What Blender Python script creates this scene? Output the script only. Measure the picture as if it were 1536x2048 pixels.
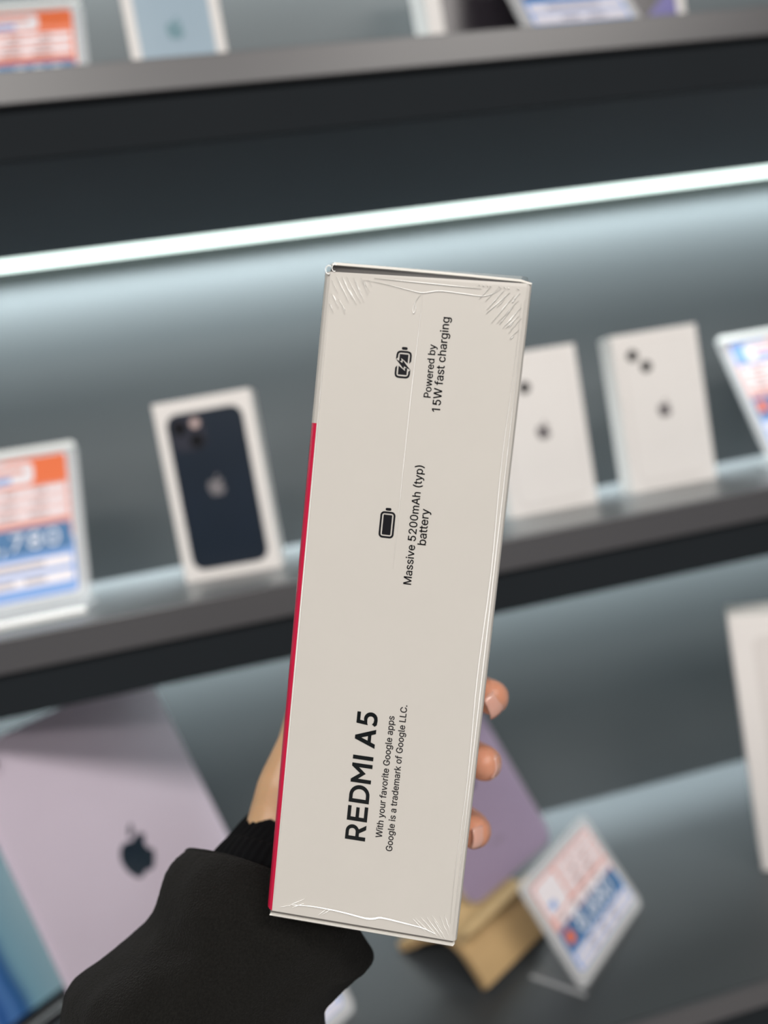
import bpy, bmesh, math, random
from mathutils import Vector, Matrix, noise
random.seed(7)
S = bpy.context.scene
C = S.collection
for o in list(bpy.data.objects):
    bpy.data.objects.remove(o)

# ------------------------------------------------------------------ camera
ZC = 1.35                       # eye height of the phone camera above the shop floor
cam_d = bpy.data.cameras.new('camera')
cam = bpy.data.objects.new('camera', cam_d)
C.objects.link(cam)
cam_d.sensor_width = 36.0
cam_d.lens = 36.0 * 1538 / 2048
cam_d.clip_start = 0.01
cam_d.dof.use_dof = True
cam_d.dof.focus_distance = 0.212
cam_d.dof.aperture_fstop = 5.6
cam.matrix_world = Matrix(((0.97009, 0.18174, -0.16091, 0.0),
                           (-0.17230, 0.04860, -0.98384, -0.86),
                           (-0.17098, 0.98215, 0.07846, ZC),
                           (0, 0, 0, 1)))
S.camera = cam

# ------------------------------------------------------------------ world, lamps, exposure
W = bpy.data.worlds.new('shop_ambience')
S.world = W
W.use_nodes = True
W.node_tree.nodes['Background'].inputs[0].default_value = (0.80, 0.85, 0.90, 1)
W.node_tree.nodes['Background'].inputs[1].default_value = 0.10
S.view_settings.view_transform = 'Standard'
S.view_settings.look = 'None'
S.view_settings.gamma = 1.0
S.view_settings.exposure = 0.0


def area_lamp(name, loc, target, sx, sy, power, col, spread=math.pi):
    l = bpy.data.lights.new(name, 'AREA')
    l.shape = 'RECTANGLE'
    l.size, l.size_y = sx, sy
    l.energy = power
    l.color = col
    l.spread = spread
    o = bpy.data.objects.new(name, l)
    C.objects.link(o)
    o.location = loc
    d = Vector(target) - Vector(loc)
    o.rotation_euler = d.to_track_quat('-Z', 'Y').to_euler()
    return o


# ceiling panels of the shop, behind and above the camera
area_lamp('ceiling_lamp', (-0.9, -2.1, 2.75), (-0.9, -2.1, 0), 1.2, 0.6, 58, (1.0, 0.95, 0.90))
area_lamp('ceiling_lamp', (1.1, -2.1, 2.75), (1.1, -2.1, 0), 1.2, 0.6, 50, (1.0, 0.95, 0.90))
area_lamp('ceiling_lamp', (0.1, -3.6, 2.75), (0.1, -3.6, 0), 2.4, 0.6, 76, (1.0, 0.96, 0.92))
LED_COL = (0.90, 0.99, 1.0)

# ------------------------------------------------------------------ helpers
def tag(o, label=None, cat=None, group=None, kind=None):
    if label: o['label'] = label
    if cat: o['category'] = cat
    if group: o['group'] = group
    if kind: o['kind'] = kind
    return o


def empty(name, loc=(0, 0, 0), rot=(0, 0, 0)):
    o = bpy.data.objects.new(name, None)
    o.empty_display_size = 0.02
    C.objects.link(o)
    o.location = loc
    o.rotation_euler = rot
    return o


def link(name, me, mat, parent=None, smooth=False):
    o = bpy.data.objects.new(name, me)
    C.objects.link(o)
    if mat is not None and not me.materials:
        me.materials.append(mat)
    if parent is not None:
        o.parent = parent
    if smooth:
        for p in me.polygons:
            p.use_smooth = True
    return o


def mesh(name, verts, faces, mat, parent=None, smooth=False):
    me = bpy.data.meshes.new(name)
    me.from_pydata([tuple(v) for v in verts], [], faces)
    me.validate()
    bm = bmesh.new(); bm.from_mesh(me)
    bmesh.ops.recalc_face_normals(bm, faces=bm.faces)
    bm.to_mesh(me); bm.free()
    return link(name, me, mat, parent, smooth)


def from_bm(name, bm, mat, parent=None, smooth=False):
    bmesh.ops.recalc_face_normals(bm, faces=bm.faces)
    me = bpy.data.meshes.new(name)
    bm.to_mesh(me); bm.free()
    return link(name, me, mat, parent, smooth)


def box(name, x0, x1, y0, y1, z0, z1, mat, parent=None, bev=0.0, seg=2):
    bm = bmesh.new()
    bmesh.ops.create_cube(bm, size=1)
    for v in bm.verts:
        v.co = Vector(((x0 + x1) / 2 + v.co.x * (x1 - x0), (y0 + y1) / 2 + v.co.y * (y1 - y0), (z0 + z1) / 2 + v.co.z * (z1 - z0)))
    if bev:
        bmesh.ops.bevel(bm, geom=bm.edges[:], offset=bev, segments=seg, profile=0.5, affect='EDGES')
    return from_bm(name, bm, mat, parent)


def rrect(cx, cz, w, h, r, n=6):
    pts = []
    r = min(r, w / 2, h / 2)
    for k, (sx, sz) in enumerate(((1, 1), (-1, 1), (-1, -1), (1, -1))):
        for i in range(n + 1):
            a = math.pi / 2 * (k + i / n)
            pts.append((cx + sx * (w / 2 - r) + r * math.cos(a), cz + sz * (h / 2 - r) + r * math.sin(a)))
    return pts


def slab(name, poly, y0, y1, mat, parent=None, bev=0.0):
    """prism of a convex outline given in (x, z), from y0 (front) to y1 (back)"""
    bm = bmesh.new()
    f = [bm.verts.new((x, y0, z)) for x, z in poly]
    b = [bm.verts.new((x, y1, z)) for x, z in poly]
    n = len(poly)
    ff = bm.faces.new(f); fb = bm.faces.new(b[::-1])
    for i in range(n):
        bm.faces.new((f[i], b[i], b[(i + 1) % n], f[(i + 1) % n]))
    if bev:
        ed = list(ff.edges) + list(fb.edges)
        bmesh.ops.bevel(bm, geom=ed, offset=bev, segments=2, profile=0.5, affect='EDGES')
    return from_bm(name, bm, mat, parent)


def shape2d(name, polys, y, mat, parent=None, thick=0.0002, grow=0.0):
    """flat shape with holes, outlines in (x, z); stands proud of plane y by thick, towards -y"""
    cu = bpy.data.curves.new(name, 'CURVE')
    cu.dimensions = '2D'
    cu.fill_mode = 'BOTH'
    for pl in polys:
        sp = cu.splines.new('POLY')
        sp.points.add(len(pl) - 1)
        for p, (x, z) in zip(sp.points, pl):
            p.co = (x * 1000, z * 1000, 0, 1)
        sp.use_cyclic_u = True
    cu.extrude = thick / 2 * 1000
    cu.offset = grow * 1000
    t = bpy.data.objects.new(name, cu)
    C.objects.link(t)
    dg = bpy.context.evaluated_depsgraph_get()
    me = bpy.data.meshes.new_from_object(t.evaluated_get(dg))
    me.name = name
    bpy.data.objects.remove(t)
    for v in me.vertices:
        a, b, c = v.co
        v.co = (a / 1000, y - thick / 2 - c / 1000, b / 1000)
    me.materials.clear()
    bm = bmesh.new(); bm.from_mesh(me)
    bmesh.ops.recalc_face_normals(bm, faces=bm.faces)
    bm.to_mesh(me); bm.free()
    return link(name, me, mat, parent)


def catmull(pts, n=4, closed=True):
    out = []
    m = len(pts)
    for i in range(m if closed else m - 1):
        p0, p1, p2, p3 = [Vector(pts[(i + k) % m]) if closed else Vector(pts[min(max(i + k, 0), m - 1)]) for k in (-1, 0, 1, 2)]
        for j in range(n):
            t = j / n
            out.append(tuple(0.5 * ((2 * p1) + (-p0 + p2) * t + (2 * p0 - 5 * p1 + 4 * p2 - p3) * t * t + (-p0 + 3 * p1 - 3 * p2 + p3) * t ** 3)))
    if not closed:
        out.append(tuple(pts[-1]))
    return out


# ------------------------------------------------------------------ materials
def material(name, col, rough=0.5, metal=0.0, var=0.0, vscale=40, bump=0.0, bscale=300, spec=0.5, alpha=1.0, coat=0.0, sheen=0.0, sss=0.0, emit=None, estr=0.0, detail=3, stretch=None):
    m = bpy.data.materials.new(name)
    m.use_nodes = True
    nt = m.node_tree
    p = nt.nodes['Principled BSDF']
    p.inputs['Base Color'].default_value = (*col, 1)
    p.inputs['Roughness'].default_value = rough
    p.inputs['Metallic'].default_value = metal
    p.inputs['Specular IOR Level'].default_value = spec
    p.inputs['Alpha'].default_value = alpha
    p.inputs['Coat Weight'].default_value = coat
    p.inputs['Coat Roughness'].default_value = 0.08
    p.inputs['Sheen Weight'].default_value = sheen
    if sss:
        p.inputs['Subsurface Weight'].default_value = sss
        p.inputs['Subsurface Radius'].default_value = (0.004, 0.0016, 0.0009)
        p.inputs['Subsurface Scale'].default_value = 1.0
    if emit:
        p.inputs['Emission Color'].default_value = (*emit, 1)
        p.inputs['Emission Strength'].default_value = estr
    tc = nt.nodes.new('ShaderNodeTexCoord')
    src = tc.outputs['Object']
    if stretch:
        mp = nt.nodes.new('ShaderNodeMapping')
        mp.inputs['Scale'].default_value = stretch
        nt.links.new(src, mp.inputs[0])
        src = mp.outputs[0]
    if var:
        nz = nt.nodes.new('ShaderNodeTexNoise')
        nz.inputs['Scale'].default_value = vscale
        nz.inputs['Detail'].default_value = detail
        nt.links.new(src, nz.inputs['Vector'])
        mx = nt.nodes.new('ShaderNodeMix')
        mx.data_type = 'RGBA'
        mx.inputs[6].default_value = (*[max(0, c * (1 - var)) for c in col], 1)
        mx.inputs[7].default_value = (*[min(1, c * (1 + var)) for c in col], 1)
        nt.links.new(nz.outputs[0], mx.inputs[0])
        nt.links.new(mx.outputs[2], p.inputs['Base Color'])
    if bump:
        nz = nt.nodes.new('ShaderNodeTexNoise')
        nz.inputs['Scale'].default_value = bscale
        nz.inputs['Detail'].default_value = 3
        nt.links.new(src, nz.inputs['Vector'])
        b = nt.nodes.new('ShaderNodeBump')
        b.inputs['Strength'].default_value = bump
        b.inputs['Distance'].default_value = 0.001
        nt.links.new(nz.outputs[0], b.inputs['Height'])
        nt.links.new(b.outputs[0], p.inputs['Normal'])
    return m


def film_material(name, tint, fac, rough, bump, bscale):
    """thin clear plastic: mostly see-through, glossy by view angle"""
    m = bpy.data.materials.new(name)
    m.use_nodes = True
    nt = m.node_tree
    nt.nodes.clear()
    out = nt.nodes.new('ShaderNodeOutputMaterial')
    mix = nt.nodes.new('ShaderNodeMixShader')
    tr = nt.nodes.new('ShaderNodeBsdfTransparent')
    tr.inputs[0].default_value = (*tint, 1)
    gl = nt.nodes.new('ShaderNodeBsdfGlossy')
    gl.inputs['Roughness'].default_value = rough
    fr = nt.nodes.new('ShaderNodeFresnel')
    fr.inputs['IOR'].default_value = 1.45
    mt = nt.nodes.new('ShaderNodeMath'); mt.operation = 'MULTIPLY'
    mt.inputs[1].default_value = fac
    tc = nt.nodes.new('ShaderNodeTexCoord')
    nz = nt.nodes.new('ShaderNodeTexNoise'); nz.inputs['Scale'].default_value = bscale
    bp = nt.nodes.new('ShaderNodeBump'); bp.inputs['Strength'].default_value = bump; bp.inputs['Distance'].default_value = 0.001
    nt.links.new(tc.outputs['Object'], nz.inputs['Vector'])
    nt.links.new(nz.outputs[0], bp.inputs['Height'])
    nt.links.new(bp.outputs[0], gl.inputs['Normal'])
    nt.links.new(bp.outputs[0], fr.inputs['Normal'])
    nt.links.new(fr.outputs[0], mt.inputs[0])
    nt.links.new(mt.outputs[0], mix.inputs[0])
    nt.links.new(tr.outputs[0], mix.inputs[1])
    nt.links.new(gl.outputs[0], mix.inputs[2])
    nt.links.new(mix.outputs[0], out.inputs[0])
    return m


M = {}
M['wall'] = material('wall_panel_grey', (0.058, 0.065, 0.069), 0.45, var=0.05, vscale=6, spec=0.35)
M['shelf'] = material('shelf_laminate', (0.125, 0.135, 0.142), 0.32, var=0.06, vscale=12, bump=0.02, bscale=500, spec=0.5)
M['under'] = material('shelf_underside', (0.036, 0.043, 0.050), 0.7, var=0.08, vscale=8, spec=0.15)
M['lip'] = material('shelf_lip_shade', (0.013, 0.016, 0.019), 0.75, var=0.08, vscale=8, spec=0.08)  # near black: the shade below the front trim is put into this colour
M['trim'] = material('shelf_edge_trim', (0.056, 0.055, 0.060), 0.40, var=0.08, vscale=5, spec=0.7)
M['lowtop'] = material('shaded_shelf_laminate', (0.042, 0.047, 0.051), 0.38, var=0.06, vscale=12, spec=0.4)  # shelf laminate darkened, with the middle shelf's shade in its colour
M['floor'] = material('shop_floor', (0.42, 0.41, 0.40), 0.35, var=0.1, vscale=3)
M['led'] = material('led_diffuser', (0.9, 0.95, 0.93), 0.5, emit=(0.82, 1.0, 0.93), estr=2.4)
M['alu'] = material('aluminium', (0.55, 0.56, 0.57), 0.35, metal=0.9, var=0.05)
M['white_card'] = material('white_carton', (0.575, 0.553, 0.522), 0.38, var=0.02, vscale=60, spec=0.35)
M['phone_carton'] = material('phone_carton_white', (0.78, 0.755, 0.735), 0.42, var=0.02, vscale=30)
M['emboss'] = material('embossed_white', (0.70, 0.67, 0.65), 0.35, var=0.02, vscale=30)
M['red'] = material('red_print', (0.62, 0.012, 0.062), 0.30, var=0.04, vscale=80, coat=0.4)
M['ink'] = material('black_ink', (0.006, 0.006, 0.009), 0.5, var=0.1, vscale=200, spec=0.2)
M['greyink'] = material('grey_ink', (0.052, 0.050, 0.052), 0.5, var=0.1, vscale=200, spec=0.2)
M['foilblack'] = material('black_foil_print', (0.004, 0.006, 0.007), 0.28, var=0.15, vscale=150, spec=0.25)
M['gap'] = material('carton_gap', (0.05, 0.045, 0.042), 0.6, var=0.1)
M['gap_grey'] = material('carton_gap_grey', (0.16, 0.15, 0.14), 0.6, var=0.1)
M['kraft_edge'] = material('carton_flap', (0.70, 0.68, 0.64), 0.5, var=0.05, vscale=100)
M['film'] = film_material('shrink_film', (0.985, 0.985, 0.98), 0.25, 0.12, 0.10, 45)
M['crease'] = material('film_crease_glint', (0.97, 0.965, 0.95), 0.15, var=0.02, coat=0.8, alpha=1.0)  # opaque white paints the highlights along the clear film's creases
M['acrylic'] = material('clear_acrylic', (0.80, 0.82, 0.84), 0.08, var=0.02, alpha=0.42, spec=0.8)
M['acrylic_clear'] = material('clear_acrylic_foot', (0.70, 0.72, 0.74), 0.08, var=0.02, alpha=0.05, spec=0.6)
M['acrylic_edge'] = material('acrylic_lit_edge', (0.86, 0.89, 0.88), 0.12, var=0.03, alpha=0.95, spec=0.8, coat=0.5)  # pale, nearly opaque colour stands for light caught in the clear edge
M['paper'] = material('card_paper', (0.72, 0.69, 0.75), 0.5, var=0.02, vscale=30)
M['orange'] = material('card_orange', (0.80, 0.17, 0.055), 0.45, var=0.04, vscale=30)
M['salmon'] = material('card_salmon', (0.74, 0.36, 0.31), 0.45, var=0.04, vscale=30)
M['blue'] = material('card_blue', (0.055, 0.17, 0.36), 0.45, var=0.05, vscale=30)
M['sky'] = material('card_light_blue', (0.19, 0.36, 0.72), 0.45, var=0.04, vscale=30)
M['row'] = material('card_row_white', (0.82, 0.78, 0.82), 0.45, var=0.02, vscale=30)
M['mark'] = material('card_small_print', (0.34, 0.30, 0.32), 0.5, var=0.1, vscale=60)
M['digits'] = material('card_white_digits', (0.86, 0.88, 0.92), 0.45, var=0.02, vscale=60)
M['navy'] = material('midnight_print', (0.010, 0.018, 0.032), 0.30, var=0.25, vscale=15, coat=0.3)
M['lens'] = material('lens_black', (0.010, 0.010, 0.012), 0.15, var=0.1, coat=0.8)
M['bump'] = material('camera_plateau', (0.035, 0.037, 0.052), 0.25, var=0.1, coat=0.4)
M['flash'] = material('flash_pink', (0.52, 0.40, 0.38), 0.3, var=0.05)
M['logo_grey'] = material('logo_grey', (0.22, 0.20, 0.21), 0.3, metal=0.4, var=0.1)
M['logo_silver'] = material('logo_silver', (0.26, 0.245, 0.26), 0.3, metal=0.3, var=0.1)
M['logo_dark'] = material('logo_dark', (0.012, 0.022, 0.035), 0.15, var=0.1, coat=0.6)
M['logo_teal'] = material('logo_teal', (0.14, 0.27, 0.32), 0.3, var=0.1)
M['paleblue'] = material('pale_blue_print', (0.32, 0.43, 0.52), 0.3, var=0.05, vscale=20)
M['lilac'] = material('lilac_anodised', (0.72, 0.63, 0.745), 0.36, metal=0.22, var=0.03, vscale=20, bump=0.02, bscale=1500)
M['purple'] = material('purple_anodised', (0.36, 0.285, 0.405), 0.36, metal=0.35, var=0.03, vscale=20, bump=0.02, bscale=1500)
M['purple_edge'] = material('polished_frame', (0.50, 0.46, 0.42), 0.3, metal=0.6, var=0.05)
M['bezel'] = material('black_bezel', (0.008, 0.009, 0.011), 0.12, var=0.1, coat=0.5)
M['silver'] = material('silver_frame', (0.50, 0.49, 0.47), 0.3, metal=0.7, var=0.05)
M['screen_dark'] = material('dark_picture', (0.032, 0.026, 0.034), 0.3, var=0.3, vscale=14)
M['swirl'] = material('violet_swirl', (0.10, 0.085, 0.34), 0.3, var=0.4, vscale=60)
M['brown'] = material('brown_swirl', (0.16, 0.12, 0.075), 0.4, var=0.3, vscale=60)
M['wood'] = material('light_plywood', (0.47, 0.32, 0.155), 0.45, var=0.14, vscale=30, bump=0.05, bscale=200, stretch=(1, 6, 6))
M['wood_edge'] = material('plywood_edge', (0.53, 0.385, 0.20), 0.5, var=0.15, vscale=60)
M['black_plastic'] = material('black_plastic', (0.02, 0.02, 0.022), 0.4, var=0.1)
M['skin'] = material('skin', (0.60, 0.325, 0.215), 0.46, var=0.13, vscale=70, bump=0.12, bscale=900, sss=0.25, detail=5)
nt = M['skin'].node_tree                       # blood-flushed finger ends, paler tan towards the wrist
mxn = [n for n in nt.nodes if n.type == 'MIX'][0]
tcn = [n for n in nt.nodes if n.type == 'TEX_COORD'][0]
sp_ = nt.nodes.new('ShaderNodeSeparateXYZ')
mr_ = nt.nodes.new('ShaderNodeMapRange')
mr_.inputs[1].default_value, mr_.inputs[2].default_value = -0.02, 0.030
mc_ = nt.nodes.new('ShaderNodeMix'); mc_.data_type = 'RGBA'; mc_.blend_type = 'MULTIPLY'; mc_.inputs[0].default_value = 1.0
md_ = nt.nodes.new('ShaderNodeMix'); md_.data_type = 'RGBA'
md_.inputs[6].default_value = (0.92, 1.06, 0.90, 1); md_.inputs[7].default_value = (1.07, 0.89, 0.85, 1)
nt.links.new(tcn.outputs['Object'], sp_.inputs[0]); nt.links.new(sp_.outputs[0], mr_.inputs[0])
nt.links.new(mr_.outputs[0], md_.inputs[0])
nt.links.new(mxn.outputs[2], mc_.inputs[6]); nt.links.new(md_.outputs[2], mc_.inputs[7])
nt.links.new(mc_.outputs[2], nt.nodes['Principled BSDF'].inputs['Base Color'])
M['nail'] = material('fingernail', (0.70, 0.375, 0.30), 0.22, var=0.05, vscale=120, sss=0.15, coat=0.3)
M['sleeve'] = material('black_fleece', (0.0082, 0.0080, 0.0073), 1.0, var=0.5, vscale=1500, bump=0.8, bscale=1900, spec=0.05, sheen=0.035)
M['cuff'] = material('black_rib_knit', (0.005, 0.0053, 0.006), 1.0, var=0.3, vscale=1500, bump=0.4, bscale=2500, spec=0.04, sheen=0.015)


def picture_material():
    """printed or displayed wallpaper: broad blue waves"""
    m = bpy.data.materials.new('blue_wave_picture')
    m.use_nodes = True
    nt = m.node_tree
    p = nt.nodes['Principled BSDF']
    p.inputs['Roughness'].default_value = 0.15
    tc = nt.nodes.new('ShaderNodeTexCoord')
    nz = nt.nodes.new('ShaderNodeTexNoise')
    nz.inputs['Scale'].default_value = 9
    nz.inputs['Detail'].default_value = 1
    sx = nt.nodes.new('ShaderNodeSeparateXYZ')
    k1 = nt.nodes.new('ShaderNodeMath'); k1.operation = 'MULTIPLY_ADD'
    k1.inputs[1].default_value = 1 / 0.178; k1.inputs[2].default_value = 0.53
    k2 = nt.nodes.new('ShaderNodeMath'); k2.operation = 'MULTIPLY_ADD'
    k2.inputs[1].default_value = 0.16
    rp = nt.nodes.new('ShaderNodeValToRGB')
    e = rp.color_ramp.elements
    e[0].position, e[0].color = 0.0, (0.03, 0.10, 0.30, 1)
    e[1].position, e[1].color = 1.0, (0.20, 0.26, 0.28, 1)
    for ps, cl in ((0.30, (0.16, 0.30, 0.62, 1)), (0.42, (0.01, 0.045, 0.16, 1)), (0.54, (0.17, 0.30, 0.60, 1)), (0.60, (0.012, 0.055, 0.19, 1)), (0.66, (0.055, 0.13, 0.30, 1)), (0.71, (0.014, 0.06, 0.17, 1)), (0.77, (0.13, 0.235, 0.29, 1))):
        e.new(ps).color = cl
    nt.links.new(tc.outputs['Object'], nz.inputs['Vector'])
    nt.links.new(tc.outputs['Object'], sx.inputs[0])
    nt.links.new(sx.outputs[0], k1.inputs[0])
    nt.links.new(nz.outputs[0], k2.inputs[0])
    nt.links.new(k1.outputs[0], k2.inputs[2])
    nt.links.new(k2.outputs[0], rp.inputs[0])
    nt.links.new(rp.outputs[0], p.inputs['Base Color'])
    nt.links.new(rp.outputs[0], p.inputs['Emission Color'])
    p.inputs['Emission Strength'].default_value = 0.12      # a lit tablet screen
    return m


M['wave'] = picture_material()

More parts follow.
